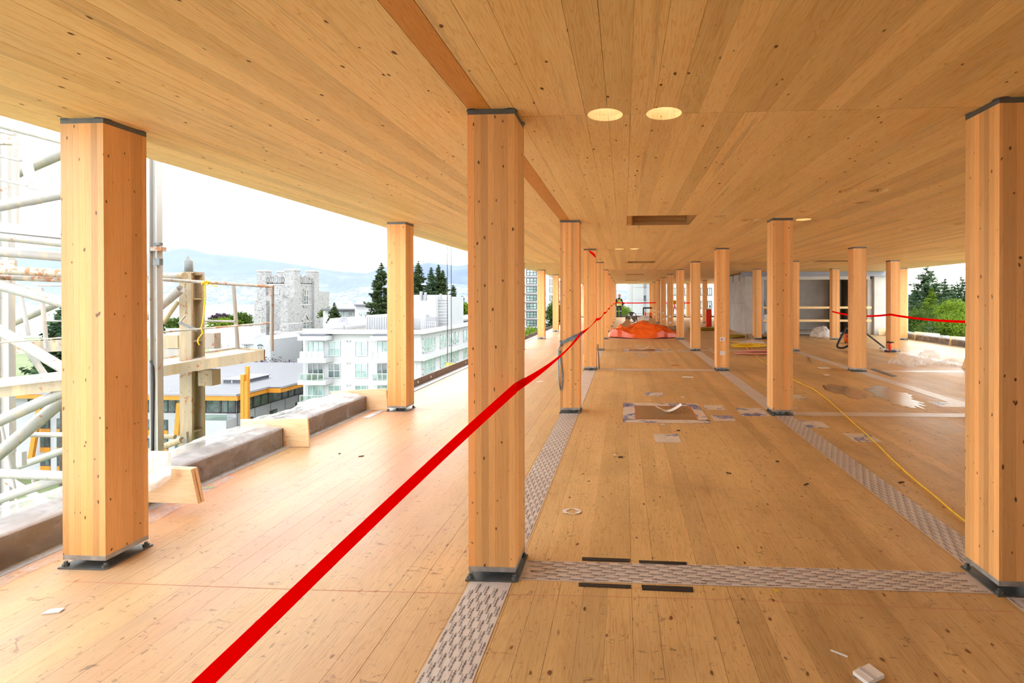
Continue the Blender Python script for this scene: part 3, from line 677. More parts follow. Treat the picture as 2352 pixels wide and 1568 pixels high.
tag(MB().poly([p0_ + Vector((0, 0, .0006)), p1_ + Vector((0, 0, .0006)), p1_ + Vector((0.12, 0.05, .0006)), p0_ + Vector((0.12, 0.05, .0006))], (0, 0, 0.012)).build('angle_bracket', M['steel']), 'dark steel angle lying right of black hose post', 'bracket')

# chalk line
M['chalk'] = plain('red_chalk', (0.55, 0.20, 0.14), 0.9)
mb = MB()
pts = [atz(u, v) for u, v in ((150, 1335), (420, 1344), (700, 1354), (1040, 1362), (1180, 1366), (1330, 1368), (1700, 1378), (2330, 1405))]
for a, b in zip(pts, pts[1:]):
    mb.quad(a + Vector((0, -0.0016, 0.0009)), b + Vector((0, -0.0016, 0.0009)), b + Vector((0, 0.0016, 0.0009)), a + Vector((0, 0.0016, 0.0009)))
tag(mb.build('chalk_line', M['chalk']), 'thin red chalk line across the near deck', 'chalk line')
# ------------------------------------------------------------------ left slab edge: steel upstand, plastic wrap, plywood
XE = -2.87
e = empty('edge_upstand', (XE, 1.0, 0), 'brown steel edge beam under plastic along near left slab edge', 'edge beam')
MB().poly([(-2.79, -4.0, 0.0), (XE - 0.006, -4.0, 0.0), (XE - 0.006, -4.0, 0.006), (-2.79, -4.0, 0.006)], (0, 8.3, 0)).build('flange', M['zinc'], e)
MB().poly([(XE, -4.0, 0.0062), (XE, -4.0, 0.20), (XE - 0.30, -4.0, 0.20), (XE - 0.30, -4.0, 0.185), (XE - 0.015, -4.0, 0.185), (XE - 0.015, -4.0, 0.0062)], (0, 8.3, 0)).build('beam_face', M['flash'], e)
def wrap(name, y0, y1, mat, label, amp, seed, top_w, hump, out_drop=0.0):
    L_ = y1 - y0; nv = max(24, int(L_ * 16)); nu = 26
    def fn(a, b):
        y = y0 + L_ * b
        n = mnoise.noise((a * 3.2 + seed, y * 2.3, seed)); g = mnoise.noise((a * 6, y * 2.6 + a * 3 + seed, 2)); h = mnoise.noise((a * 16, y * 9 + a * 9 + seed, 5))
        if a < 0.0:                                   # lies on the flange
            q = a / 0.14; return (-2.80 - (0.062 * q) + 0.012 * n, y, 0.009 + 0.004 * abs(g))
        if a < 0.06:
            return (XE + 0.010, y, 0.196 + 0.2 * a)
        q = (a - 0.06) / 0.94                           # over the top and out
        z = 0.212 + hump * math.sin(q * math.pi) * (0.55 + 0.6 * n) + amp * abs(g) * (0.25 + q) + amp * 0.12 * h - out_drop * max(0, q - 0.7) * 3
        return (XE + 0.008 - top_w * q, y + 0.03 * n * q, max(0.207, z) if q < 0.6 else z)
    o = MB().grid(fn, nu, nv).build(name, mat, None, True)
    def face(a, b):
        y = y0 + L_ * b; g = mnoise.noise((a * 3, y * 2.2 + seed, 2)); h = mnoise.noise((a * 7, y * 5 + seed, 4))
        if a < 0.3: return (-2.795 - 0.065 * a / 0.3 + 0.01 * g, y, 0.009 + 0.003 * abs(h))
        return (XE + 0.007 + 0.010 * abs(g) + 0.003 * h, y, 0.010 + 0.19 * (a - 0.3) / 0.7)
    MB().grid(face, 10, nv).build('hanging_side', M['plastic_face'], o, True)
    return tag(o, label, 'plastic sheet', 'clear plastic over the slab edge')
YB2 = atz(709, 1027).y; YB1 = atz(889, 943).y
wrap('plastic_wrap', -3.8, YB2 - 0.03, M['plastic'], 'crumpled clear plastic over the edge beam nearest the camera', 0.05, 3, 0.46, 0.05)
wrap('plastic_wrap', YB2 + 0.03, YB1 - 0.03, M['plastic'], 'crumpled clear plastic between the two notched plywood boards', 0.07, 8, 0.48, 0.07)
# loose flap on the deck by the near post
def flap(a, b):
    y = -1.6 + 2.2 * b
    n = mnoise.noise((a * 3, y * 3, 4)); return (-2.78 + (0.10 + 0.16 * abs(mnoise.noise((y * 1.3, 3, 1)))) * a, y, 0.004 + 0.022 * abs(n) * (1 - a * 0.6))
tag(MB().grid(flap, 10, 40).build('plastic_flap', M['plastic_thin'], None, True), 'thin plastic flap on the deck left of the left foreground post', 'plastic sheet')
def flap2(a, b):
    y = 0.45 + 0.9 * b; n = mnoise.noise((a * 4, y * 4, 9))
    return (-2.78 + 0.22 * a * (1 - 0.6 * b), y, 0.004 + 0.02 * abs(n))
tag(MB().grid(flap2, 8, 16).build('plastic_flap', M['plastic_thin'], None, True), 'torn plastic flap by the doubled plywood board', 'plastic sheet')

def notch_board(Yb, pix, label, th=0.020, layers=1, lean=0.0):
    P = [at(u, v, Yb) for u, v in pix]
    zmin = min(p.z for p in P); 
    for p in P: p.z = max(p.z, 0.004)
    e = empty('plywood_board', (P[0].x, Yb, 0.0), label, 'board', 'plywood boards set across the slab edge')
    for i in range(layers):
        off = Vector((0, i * (th + 0.004), 0))
        MB().poly([p + off for p in P], (0, th, 0)).build('plywood_sheet', M['ply'], e)
        ed = MB(); r_ = max(P, key=lambda p: p.x)
    return e
notch_board(YB2, [(552, 963), (706, 961), (710, 1028), (649, 1030), (645, 1002), (640, 1002), (553, 1003)], 'notched pale plywood board with one knot across the left edge')
notch_board(YB1, [(758, 899), (886, 892), (890, 944), (838, 946), (835, 921), (828, 921), (759, 918)], 'notched plywood board with several knots touching left edge post')
Yn = 0.62
e = empty('plywood_board', tuple(at(400, 1150, Yn)), 'doubled plywood board partly hidden behind left foreground post', 'board', 'plywood boards set across the slab edge')
for i in range(2):
    y = Yn + i * 0.033
    P = [at(u, v, Yn) for u, v in ((290, 1072), (438, 1078), (455, 1157), (300, 1152))]
    P = [Vector((p.x, y, max(0.004, p.z))) for p in P]
    MB().poly(P, (0, 0.024, 0)).build('plywood_sheet', M['ply'], e)
# draped milky plastic over that board
def drape(a, b):
    u = 325 + 68 * a ; v = 1035 + 95 * b * (1 - 0.35 * a * a)
    p = at(u, v, Yn - 0.05 + 0.05 * mnoise.noise((a * 3, b * 3, 1))); return p
o = MB().grid(drape, 14, 18).build('plastic_drape', M['plastic_white'], None, True); tag(o, 'milky plastic hanging over the doubled plywood board', 'plastic sheet')

# far left edge: brown flashing with fixing discs
e = empty('edge_flashing', (XE - 0.08, 20, 0), 'brown steel flashing along the far left slab edge', 'flashing')
YA, YZ = YB1 + 0.25, Y_END
MB().box(-2.96, -2.945, YA, YZ, -0.02, 0.135).build('upright_leaf', M['flash'], e)
MB().box(-2.945, -2.80, YA, YZ, 0.0005, 0.006).build('flange', M['zinc'], e)
MB().box(-2.80, -2.775, YA, YZ, 0.0005, 0.003).build('sealant_line', M['black'], e)
for i, y in enumerate((5.9, 6.5, 8.6, 9.8, 12.5, 14.2, 17.5)):
    MB().tube((-2.9452, y, 0.07), (-2.938, y, 0.07), 0.022, 12).build('fixing_disc', M['paper'], e)
# hooks and hoist lines outside the edge
for i, (u, nm) in enumerate(((1028, 'left'), (1037, 'right'))):
    X_ = -3.25
    a = atx(u, 834, X_); b = Vector((a.x, a.y, 2.95))
    e = empty('hoist_line', (a.x, a.y, a.z - 0.12), nm + ' one of two thin hoist lines with yellow hook outside left edge', 'cable', 'hoist lines beyond the slab edge')
    MB().tube(a, (a.x, a.y, 9.0), 0.008, 6).build('wire', M['black'], e)
    h = MB(); h.path([a + Vector((0, 0, 0.02)), a + Vector((0.03, 0, -0.03)), a + Vector((0.05, 0, -0.09)), a + Vector((0.0, 0, -0.13)), a + Vector((-0.05, 0, -0.09)), a + Vector((-0.03, 0, -0.03))], 0.013, 6, True)
    h.build('hook', M['yellow'], e)

# ------------------------------------------------------------------ hoist mast and platform outside the left edge
mast = empty('hoist_mast', (-4.4, 2.3, -14.0), 'white rusty tubular crane mast outside the left slab edge', 'crane mast')
M['moss'] = painted_steel('white_pipe_moss', (0.31, 0.305, 0.275), 0.25, (0.16, 0.17, 0.06))
M['rusty'] = painted_steel('white_pipe_rusting', (0.32, 0.285, 0.235), 1.15)
def pipe(u0_, v0_, u1_, v1_, th, Y0, Y1=None, mat='white_steel', nm='tube', par=None):
    a = at(u0_, v0_, Y0); b = at(u1_, v1_, Y0 if Y1 is None else Y1)
    r = th / 2 * ((a - CAM).dot(FWD) + (b - CAM).dot(FWD)) / 2 / FPX
    o = MB().tube(a, b, r, 14).build(nm, M[mat], par or mast); return shade_auto(o)
YF_, YK = 1.5, 3.2
for q in ((-60, 270, 250, 352, 17, YF_), (-60, 286, 34, 309, 8, 2.0), (-60, 328, 30, 329, 9, 2.0), (-60, 345, 48, 369, 6, 2.0), (-60, 399, 62, 427, 5, 2.0), (60, 430, 116, 440, 3, 2.0),
          (-60, 438, 250, 306, 24, YK, None, 'moss'), (36, 260, 36, 525, 12, 2.2), (43, 300, 100, 535, 19, 2.5), (-60, 484, 250, 424, 25, YF_), (-60, 535, 250, 568, 23, YF_), (-60, 573, 250, 597, 23, 1.7),
          (-60, 617, 250, 632, 20, YF_, None, 'rusty'), (-60, 635, 250, 646, 12, 1.6, None, 'rusty'), (-60, 638, 250, 724, 24, YF_), (-60, 778, 260, 640, 20, YK, None, 'moss'), (-60, 791, 240, 768, 4, 1.4, None, 'rusty'),
          (-20, 747, 240, 902, 22, 2.4), (-60, 993, 240, 857, 25, YF_), (-60, 1090, 240, 838, 27, 1.8), (20, 1078, 240, 1002, 16, YK, None, 'moss'), (-60, 1085, 240, 1096, 21, YF_), (-60, 1165, 240, 1065, 22, 1.6),
          (3, 975, 62, 1260, 6, 2.3), (47, 676, 66, 770, 8, 2.6), (95, 660, 107, 800, 8, 2.8), (88, 655, 240, 655, 5, 2.8), (100, 737, 240, 737, 3, 2.8), (20, 1103, 130, 1170, 16, 2.4), (75, 1090, 92, 1190, 7, 2.6),
          (40, 770, 130, 900, 12, 3.0), (70, 998, 240, 998, 11, 3.0)):
    pipe(*q)
def bar(u0_, v0_, u1_, v1_, hgt, Y0, dep, mat, nm, par=None, Y1=None):
    """rectangular member between two pixels, hgt px tall"""
    a = at(u0_, v0_, Y0); b = at(u1_, v1_, Y1 or Y0); h = hgt * ((a - CAM).dot(FWD)) / FPX
    d = (b - a).normalized(); n_ = Vector((0, 1, 0)); up = d.cross(n_).normalized() * -1
    if abs(d.z) > 0.7: up = Vector((1, 0, 0))
    P = [a - up * h / 2, b - up * h / 2, b + up * h / 2, a + up * h / 2]
    return MB().poly(P, (0, dep, 0)).build(nm, M[mat], par or mast)
M['grey_box'] = plain('grey_mast_paint', (0.27, 0.266, 0.263), 0.55, 0, 0.06)
bar(-60, 515, 250, 546, 23, 1.45, 0.12, 'grey_box', 'cross_beam')
def hpost(u0_, u1_, vt, vb, Y, dep, mat, nm='mast_post', fl=0.16):
    a = at(u0_, vt, Y); b = at(u1_, vb, Y); x0, x1 = min(a.x, b.x), max(a.x, b.x); wd = x1 - x0; z0, z1 = b.z, a.z
    mb = MB(); mb.box(x0, x0 + wd * fl, Y - 0.02, Y + dep, z0, z1); mb.box(x1 - wd * fl, x1, Y - 0.02, Y + dep, z0, z1); mb.box(x0 + wd * fl, x1 - wd * fl, Y + dep * 0.3, Y + dep * 0.5, z0, z1)
    return mb.build(nm, M[mat], mast)
hpost(-14, 29, 150, 1500, 2.7, 0.05, 'white_steel', fl=0.2)
hpost(344, 369, 330, 1420, 1.9, 0.045, 'white_steel', fl=0.16)
o = bar(345, 571, 370, 571, 10, 1.875, 0.06, 'rusty', 'splice_collar'); bar(351, 601, 366, 601, 15, 1.865, 0.04, 'steel', 'splice_bolt'); bar(352, 560, 366, 560, 6, 1.865, 0.04, 'steel', 'splice_bolt')
bar(-60, 885, 240, 852, 20, 1.35, 0.03, 'white_steel', 'channel_flange'); bar(-60, 908, 240, 873, 24, 1.42, 0.05, 'cream_steel', 'channel_web')
bar(30, 800, 160, 792, 26, 3.1, 0.1, 'rusty', 'gusset_beam'); bar(-8, 604, 33, 606, 18, 2.66, 0.03, 'rusty', 'splice_collar'); bar(36, 1054, 50, 1054, 32, 2.6, 0.05, 'white_steel', 'bracket')

plat = empty('work_platform', tuple(at(480, 830, 2.4)), 'cream rusty platform with handrail jutting off the white mast', 'platform')
mb = MB()
Yp0, Yp1 = 2.05, 2.75
# deck and its channels
A_ = at(348, 857, Yp0); B_ = at(604, 810, Yp0 + 0.35); 
def seg(a, b, dz, th, mat, nm):
    d = (b - a); P = [a, b, b + Vector((0, 0, -dz)), a + Vector((0, 0, -dz))]
    return MB().poly(P, (0, th, 0)).build(nm, M[mat], plat)
a1 = at(342, 845, Yp0); b1 = at(606, 803, Yp0 + 0.3); a2 = at(342, 825, Yp1); b2 = at(548, 797, Yp1 + 0.2)
hh = 26 * 4.9 / FPX
seg(a1, b1, hh, 0.02, 'cream_steel', 'front_channel'); seg(a2 + Vector((0, 0, .0)), b2, hh * 0.9, 0.02, 'cream_steel', 'rear_channel')
MB().poly([a1 + Vector((0, 0.02, -0.02)), b1 + Vector((0, 0.02, -0.02)), b2 + Vector((0, 0, -0.02)), a2 + Vector((0, 0, -0.02))], (0, 0, -0.015)).build('deck_grating', M['rusty'], plat)
MB().poly([b1 + Vector((-0.02, 0.02, 0)), b1 + Vector((0.0, 0.02, 0)), b2 + Vector((0, 0, 0)), b2 + Vector((-0.02, 0, 0))], (0, 0, -hh)).build('end_channel', M['cream_steel'], plat)
for q in ((342, 640, 628, 658, 7.5, Yp0, Yp0 + 0.3, 'rusty', 'top_rail'), (342, 765, 625, 741, 4.5, Yp0, Yp0 + 0.3, 'rusty', 'mid_rail'), (625, 657, 624, 806, 8, Yp0 + 0.3, None, 'white_steel', 'baluster'), (536, 652, 546, 800, 8, Yp1 + .1, None, 'white_steel', 'baluster'), (460, 737, 540, 738, 5, Yp1, None, 'white_steel', 'rear_rail')):
    pipe(*q[:7], mat=q[7], nm=q[8], par=plat)
# rusty box column with locating pin
bc = empty('mast_foot_column', tuple(at(440, 1040, 2.5)), 'rusty cream steel column with pointed pin beside the mast', 'column')
a = at(411, 627, 2.5); b = at(443, 1420, 2.5); c_ = at(470, 627, 2.5)
bx2 = at(469, 627, 2.64).x
MB().box(a.x, b.x, 2.5, 2.525, b.z, a.z).build('front_flange', M['cream_steel'], bc)
MB().box(a.x + 0.02, bx2, 2.62, 2.645, b.z, a.z - 0.005).build('rear_flange', M['cream_steel'], bc)
MB().box((a.x + b.x) / 2 - 0.01, (a.x + b.x) / 2 + 0.01, 2.525, 2.62, b.z, a.z - 0.01).build('web', M['cream_steel'], bc)
MB().box(a.x, bx2, 2.5, 2.645, a.z, a.z + 0.015).build('cap_plate', M['cream_steel'], bc)
for v in (628, 685, 782, 990):
    z = at(450, v, 2.5).z; MB().box((a.x + b.x) / 2, b.x + 0.02, 2.525, 2.62, z - 0.014, z).build('stiffener', M['cream_steel'], bc)
z0 = a.z + 0.015; px_ = at(438, 627, 2.6).x
shade_auto(MB().lathe([(0.0, 0), (0.046, 0), (0.046, 0.125), (0.042, 0.13), (0.0, 0.19)], (px_, 2.57, z0), 18).build('locating_pin', M['steel'], bc))
for q in ((345, 634, 420, 634, 16, 2.3, 'white_steel', 'strut'), (412, 634, 424, 634, 18, 2.3, 'cream_steel', 'strut_collar'), (338, 728, 415, 664, 19, 2.35, 'white_steel', 'brace'), (374, 742, 410, 690, 10, 2.9, 'cream_steel', 'brace'), (338, 1038, 418, 1010, 14, 2.3, 'cream_steel', 'strut'), (372, 1002, 402, 1003, 10, 2.6, 'cream_steel', 'strut')):
    pipe(q[0], q[1], q[2], q[3], q[4], q[5], mat=q[6], nm=q[7], par=bc)
P = [at(u, v, 2.42) for u, v in ((408, 1042), (408, 1022), (428, 992), (430, 1030))]
MB().poly(P, (0, 0.03, 0)).build('gusset_plate', M['rusty'], bc)
for u, v in ((414, 660), (423, 1011)): MB().tube(at(u, v, 2.24), at(u, v, 2.36), 0.022, 8).build('pin_bolt', M['steel_lt'], bc)
bar(470, 783, 492, 783, 36, 2.9, 0.1, 'rusty', 'side_bracket', bc); bar(455, 868, 487, 868, 36, 2.45, 0.12, 'cream_steel', 'side_bracket', bc); bar(376, 785, 408, 785, 30, 3.1, 0.1, 'cream_steel', 'rear_bracket', bc); bar(376, 812, 412, 812, 22, 3.1, 0.1, 'white_steel', 'rear_beam', bc)
# chain with latch, yellow rope, black cable
e = empty('latch_chain', tuple(at(428, 740, 2.2)), 'rusty chain with a flat latch hanging on the cream column', 'chain')
for i in range(12):
    p = at(424.5 + 0.3 * i, 642 + 7 * i, 2.26); q = []
    for j in range(10):
        t_ = j / 10 * 2 * math.pi; s_ = 0.009 * math.cos(t_); q.append(p + (Vector((s_, 0, 0.017 * math.sin(t_))) if i % 2 else Vector((0, s_, 0.017 * math.sin(t_)))))
    MB().path(q, 0.0035, 5, True).build('chain_link', M['rusty'], e)
MB().tube(at(426, 725, 2.26), at(410, 743, 2.22), 0.008, 8).build('latch_rod', M['steel_lt'], e); MB().poly([at(u, v, 2.2) for u, v in ((408, 742), (413, 739), (452, 755), (452, 762))], (0, 0.012, 0)).build('latch_plate', M['steel'], e)
mb = MB(); rp = [at(472 + 9 * math.sin(i * 1.3), 649 + 4 * math.cos(i * 1.9), 2.12 + 0.05 * math.sin(i)) for i in range(16)]
mb.path(rp, 0.007, 6); mb.path([at(u, v, 2.15) for u, v in ((471, 652), (472, 680), (469, 710), (466, 740), (462, 752), (466, 765), (456, 777), (454, 785), (458, 792))], 0.007, 6); mb.path([at(u, v, 2.15) for u, v in ((476, 650), (488, 655), (500, 658))], 0.006, 6)
tag(mb.build('yellow_rope', M['yellow'], None, True), 'yellow rope knotted on the platform rail and hanging', 'rope')
tag(MB().path([at(u, v, 1.75) for u, v in ((346, 828), (352, 845), (353, 880), (352, 950), (351, 1000), (351, 1075))], 0.011, 8).build('black_cable', M['black'], None, True), 'dark cable hanging beside left foreground post', 'cable')
# ------------------------------------------------------------------ the land outside
GZ = -26.0
M['grass'] = plain('campus_lawn', (0.10, 0.13, 0.05), 0.9, 0, 0.3, 0.05)
g = MB().box(-420, 420, -60, 330, -67.5, GZ).build('ground', M['grass']); tag(g, 'lawns and paving far below around the campus buildings', None, None, 'structure')
t = NT('inlet_water'); gp = t.new('ShaderNodeNewGeometry').outputs['Position']
t.pbsdf((0.10, 0.16, 0.22), 0.25, 0, t.bump(t.noise(t.mapping(gp, (1, 0.2, 1)), 0.02, 4, 0.6), 0.4, 2.0)); M['sea'] = t.m
tag(MB().quad((-14000, 320, -67), (12000, 320, -67), (12000, 12000, -67), (-14000, 12000, -67)).build('sea', M['sea']), 'pale water of the inlet below the mountains', 'water', None, 'structure')

def ridge(name, prof, dep, base_dep, mat, label, seed, amp):
    us = [p[0] for p in prof]; vs_ = [p[1] for p in prof]; nu = 150; nv = 26
    def fn(a, b):
        u = us[0] + (us[-1] - us[0]) * a; v = float(np.interp(u, us, vs_))
        if b <= 0.75:
            q = b / 0.75; d = base_dep + (dep - base_dep) * q
            top = CAM.z + (V0 - v) / FPX * dep
            z = -67 + (top + 67) * (q ** 1.15) + amp * q * (1 - q) * 4 * mnoise.fractal((u * 0.012 + seed, q * 3.0, seed), 1.0, 2.0, 5)
        else:
            q = (b - 0.75) / 0.25; d = dep + 1500 * q; top = CAM.z + (V0 - v) / FPX * dep; z = top * (1 - q) - 67 * q
        p = CAM + ray(u, V0) * d; return (p.x, p.y, z)
    o = MB().grid(fn, nu, nv).build(name, mat, None, True); return tag(o, label, 'mountain')
t = NT('forested_slope'); gp = t.new('ShaderNodeNewGeometry').outputs['Position']
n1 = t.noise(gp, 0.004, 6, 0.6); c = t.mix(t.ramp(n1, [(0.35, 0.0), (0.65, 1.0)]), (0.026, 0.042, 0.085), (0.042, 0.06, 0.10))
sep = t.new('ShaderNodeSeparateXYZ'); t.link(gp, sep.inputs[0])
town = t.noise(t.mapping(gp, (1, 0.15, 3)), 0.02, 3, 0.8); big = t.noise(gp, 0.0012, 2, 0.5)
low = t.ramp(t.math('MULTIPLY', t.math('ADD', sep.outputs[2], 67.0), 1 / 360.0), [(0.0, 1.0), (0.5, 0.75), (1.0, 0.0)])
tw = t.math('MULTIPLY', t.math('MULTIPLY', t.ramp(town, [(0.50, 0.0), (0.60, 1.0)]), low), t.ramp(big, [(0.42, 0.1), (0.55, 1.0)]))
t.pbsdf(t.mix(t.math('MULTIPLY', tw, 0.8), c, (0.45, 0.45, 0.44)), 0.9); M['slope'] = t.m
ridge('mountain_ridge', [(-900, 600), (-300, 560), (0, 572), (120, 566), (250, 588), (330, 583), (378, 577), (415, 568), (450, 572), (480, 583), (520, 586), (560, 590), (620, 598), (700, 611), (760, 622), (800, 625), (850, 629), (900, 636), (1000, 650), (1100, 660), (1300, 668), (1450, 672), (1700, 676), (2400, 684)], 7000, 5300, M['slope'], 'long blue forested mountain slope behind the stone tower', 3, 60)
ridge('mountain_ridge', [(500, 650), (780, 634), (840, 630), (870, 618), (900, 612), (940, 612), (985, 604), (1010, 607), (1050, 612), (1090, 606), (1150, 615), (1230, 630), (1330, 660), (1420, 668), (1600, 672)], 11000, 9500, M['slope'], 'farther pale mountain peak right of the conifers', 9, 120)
t = NT('sea_haze'); vsn = t.new('ShaderNodeVolumeScatter'); vsn.inputs['Color'].default_value = (0.40, 0.54, 1.0, 1); vsn.inputs['Density'].default_value = 0.000092; vsn.inputs['Anisotropy'].default_value = 0.0
t.link(vsn.outputs[0], t.out.inputs['Volume']); M['haze'] = t.m
tag(MB().box(-13000, 9000, 700, 4600, -66, 1400).build('haze', M['haze']), 'thin blue haze over the inlet', 'haze', None, 'stuff')

# ------------------------------------------------------------------ far buildings
M['bwhite'] = plain('white_render', (0.36, 0.36, 0.36), 0.8, 0, 0.03, 0.2)
M['bwhite2'] = plain('white_siding', (0.31, 0.318, 0.326), 0.7, 0, 0.03, 0.4)
M['bgrey'] = plain('grey_fibre_panel', (0.22, 0.22, 0.23), 0.7, 0, 0.05, 0.3)
M['groof'] = plain('grey_roof_membrane', (0.082, 0.086, 0.097), 0.6, 0, 0.06, 0.5)
M['gravel'] = plain('roof_gravel', (0.125, 0.113, 0.097), 0.95, 0, 0.12, 6.0)
M['dframe'] = plain('dark_bronze_frame', (0.05, 0.035, 0.035), 0.5)
M['wframe'] = plain('white_window_frame', (0.36, 0.368, 0.368), 0.5)
M['otrim'] = plain('orange_stained_timber', (0.42, 0.17, 0.012), 0.5, 0, 0.12, 1.0)
M['glz_g'] = glass_pane('green_window_glass', (0.16, 0.25, 0.23), 0.08, (0.28, 0.38, 0.35))
M['glz_d'] = glass_pane('dark_window_glass', (0.035, 0.05, 0.05), 0.06, (0.10, 0.13, 0.13))
t = NT('balcony_glass'); gl_ = t.new('ShaderNodeBsdfGlossy'); gl_.inputs['Color'].default_value = (0.75, 0.82, 0.82, 1); gl_.inputs['Roughness'].default_value = 0.08; tr_ = t.new('ShaderNodeBsdfTransparent'); tr_.inputs[0].default_value = (0.80, 0.88, 0.87, 1)
mx_ = t.new('ShaderNodeMixShader'); mx_.inputs[0].default_value = 0.18; t.link(tr_.outputs[0], mx_.inputs[1]); t.link(gl_.outputs[0], mx_.inputs[2]); t.link(mx_.outputs[0], t.out.inputs['Surface']); M['glz_rail'] = t.m
t = NT('grey_rubble_stone'); gp = t.new('ShaderNodeNewGeometry').outputs['Position']
vo = t.new('ShaderNodeTexVoronoi', feature='F1'); vo.inputs['Scale'].default_value = 2.1; t.link(t.mapping(gp, (1, 1, 1.5)), vo.inputs['Vector'])
se = t.new('ShaderNodeSeparateColor'); t.link(vo.outputs['Color'], se.inputs[0])
c = t.ramp(se.outputs[0], [(0.0, (0.20, 0.20, 0.20)), (0.8, (0.28, 0.277, 0.27)), (0.93, (0.265, 0.25, 0.23)), (0.97, (0.16, 0.135, 0.12))])
t.pbsdf(c, 0.9); M['stone'] = t.m
M['stone_lt'] = plain('pale_dressed_stone', (0.33, 0.322, 0.307), 0.85, 0, 0.05, 0.5)

def Yd(u, dep): return (CAM + ray(u, V0) * dep).y
class Face:
    """a wall plane Y=const or X=const addressed by photograph pixels"""
    def __init__(s, Y=None, X=None): s.Y = Y; s.X = X; s.n = Vector((0, -1, 0)) if Y is not None else Vector((1, 0, 0))
    def __call__(s, u, v): return at(u, v, s.Y) if s.Y is not None else atx(u, v, s.X)
def panel(par, F, quad, mat, nm, out0=0.0, out1=0.05):
    P = [F(u, v) + F.n * out0 for u, v in quad]
    return MB().poly(P, F.n * (out1 - out0)).build(nm, M[mat] if isinstance(mat, str) else mat, par)
def window(par, F, u0_, v0_, u1_, v1_, nx=2, ny=2, fm='wframe', gm='glz_g', fw=0.10, slope=None, out=0.12, nm='window'):
    """slope: (v0b, v1b) heights at the right edge when the wall recedes"""
    v0b, v1b = slope if slope else (v0_, v1_)
    a, b, c, d = F(u0_, v0_), F(u1_, v0b), F(u1_, v1b), F(u0_, v1_)
    bl = lambda s, q: (a.lerp(b, s)).lerp(d.lerp(c, s), q)
    wd = (b - a).length; ht = (d - a).length; fx = fw / wd; fy = fw / ht
    mb = MB()
    def bar_(s0, s1, q0, q1): mb.poly([bl(s0, q0), bl(s1, q0), bl(s1, q1), bl(s0, q1)], F.n * out)
    bar_(0, 1, 0, fy); bar_(0, 1, 1 - fy, 1); bar_(0, fx, fy, 1 - fy); bar_(1 - fx, 1, fy, 1 - fy)
    for i in range(1, nx): bar_(i / nx - fx * 0.4, i / nx + fx * 0.4, fy, 1 - fy)
    for j in range(1, ny): bar_(fx, 1 - fx, j / ny - fy * 0.4, j / ny + fy * 0.4)
    w_ = mb.build(nm, M[fm], par)
    for i in range(nx):
        MB().poly([bl(i / nx + fx * 0.4, fy), bl((i + 1) / nx - fx * 0.4, fy), bl((i + 1) / nx - fx * 0.4, 1 - fy), bl(i / nx + fx * 0.4, 1 - fy)], F.n * out * 0.4).build('pane', M[gm], w_)
    return w_
def block(par, u0_, u1_, vt, vb, Y, back, mat, nm='wall', zb=None):
    a = at(u0_, vt, Y); b = at(u1_, vb, Y); 
    return MB().box(a.x, b.x, Y, Y + back, b.z if zb is None else zb, a.z).build(nm, M[mat], par)

# ---- white apartment block
Yf = Yd(820, 66); F1 = Face(Y=Yf)
apt = empty('apartment_building', (at(820, 760, Yf).x, Yf + 10, GZ), 'white apartment block with glass balconies left of centre', 'building')
xr_ = at(966, 760, Yf).x; F2 = Face(X=xr_)
za = at(820, 766, Yf).z; xl_ = at(696, 760, Yf).x
yb_ = atx(1120, 770, xr_).y
MB().box(xl_, xr_, Yf, yb_, GZ, za).build('wall', M['bwhite'], apt)
zp = at(820, 757, Yf).z
MB().box(xl_ + 1.2, xr_ + 0.7, Yf - 0.7, Yf + 0.2, za, zp).build('parapet', M['bwhite'], apt); MB().box(xr_ - 0.1, xr_ + 0.7, Yf + 0.2, yb_, za, zp).build('parapet', M['bwhite'], apt); MB().box(xl_ + 1.2, xl_ + 2.0, Yf + 0.2, yb_, za, zp).build('parapet', M['bwhite'], apt)
MB().box(xl_ + 2.0, xr_ - 0.1, Yf + 0.2, yb_, za, za + 0.12).build('roof_gravel', M['gravel'], apt)
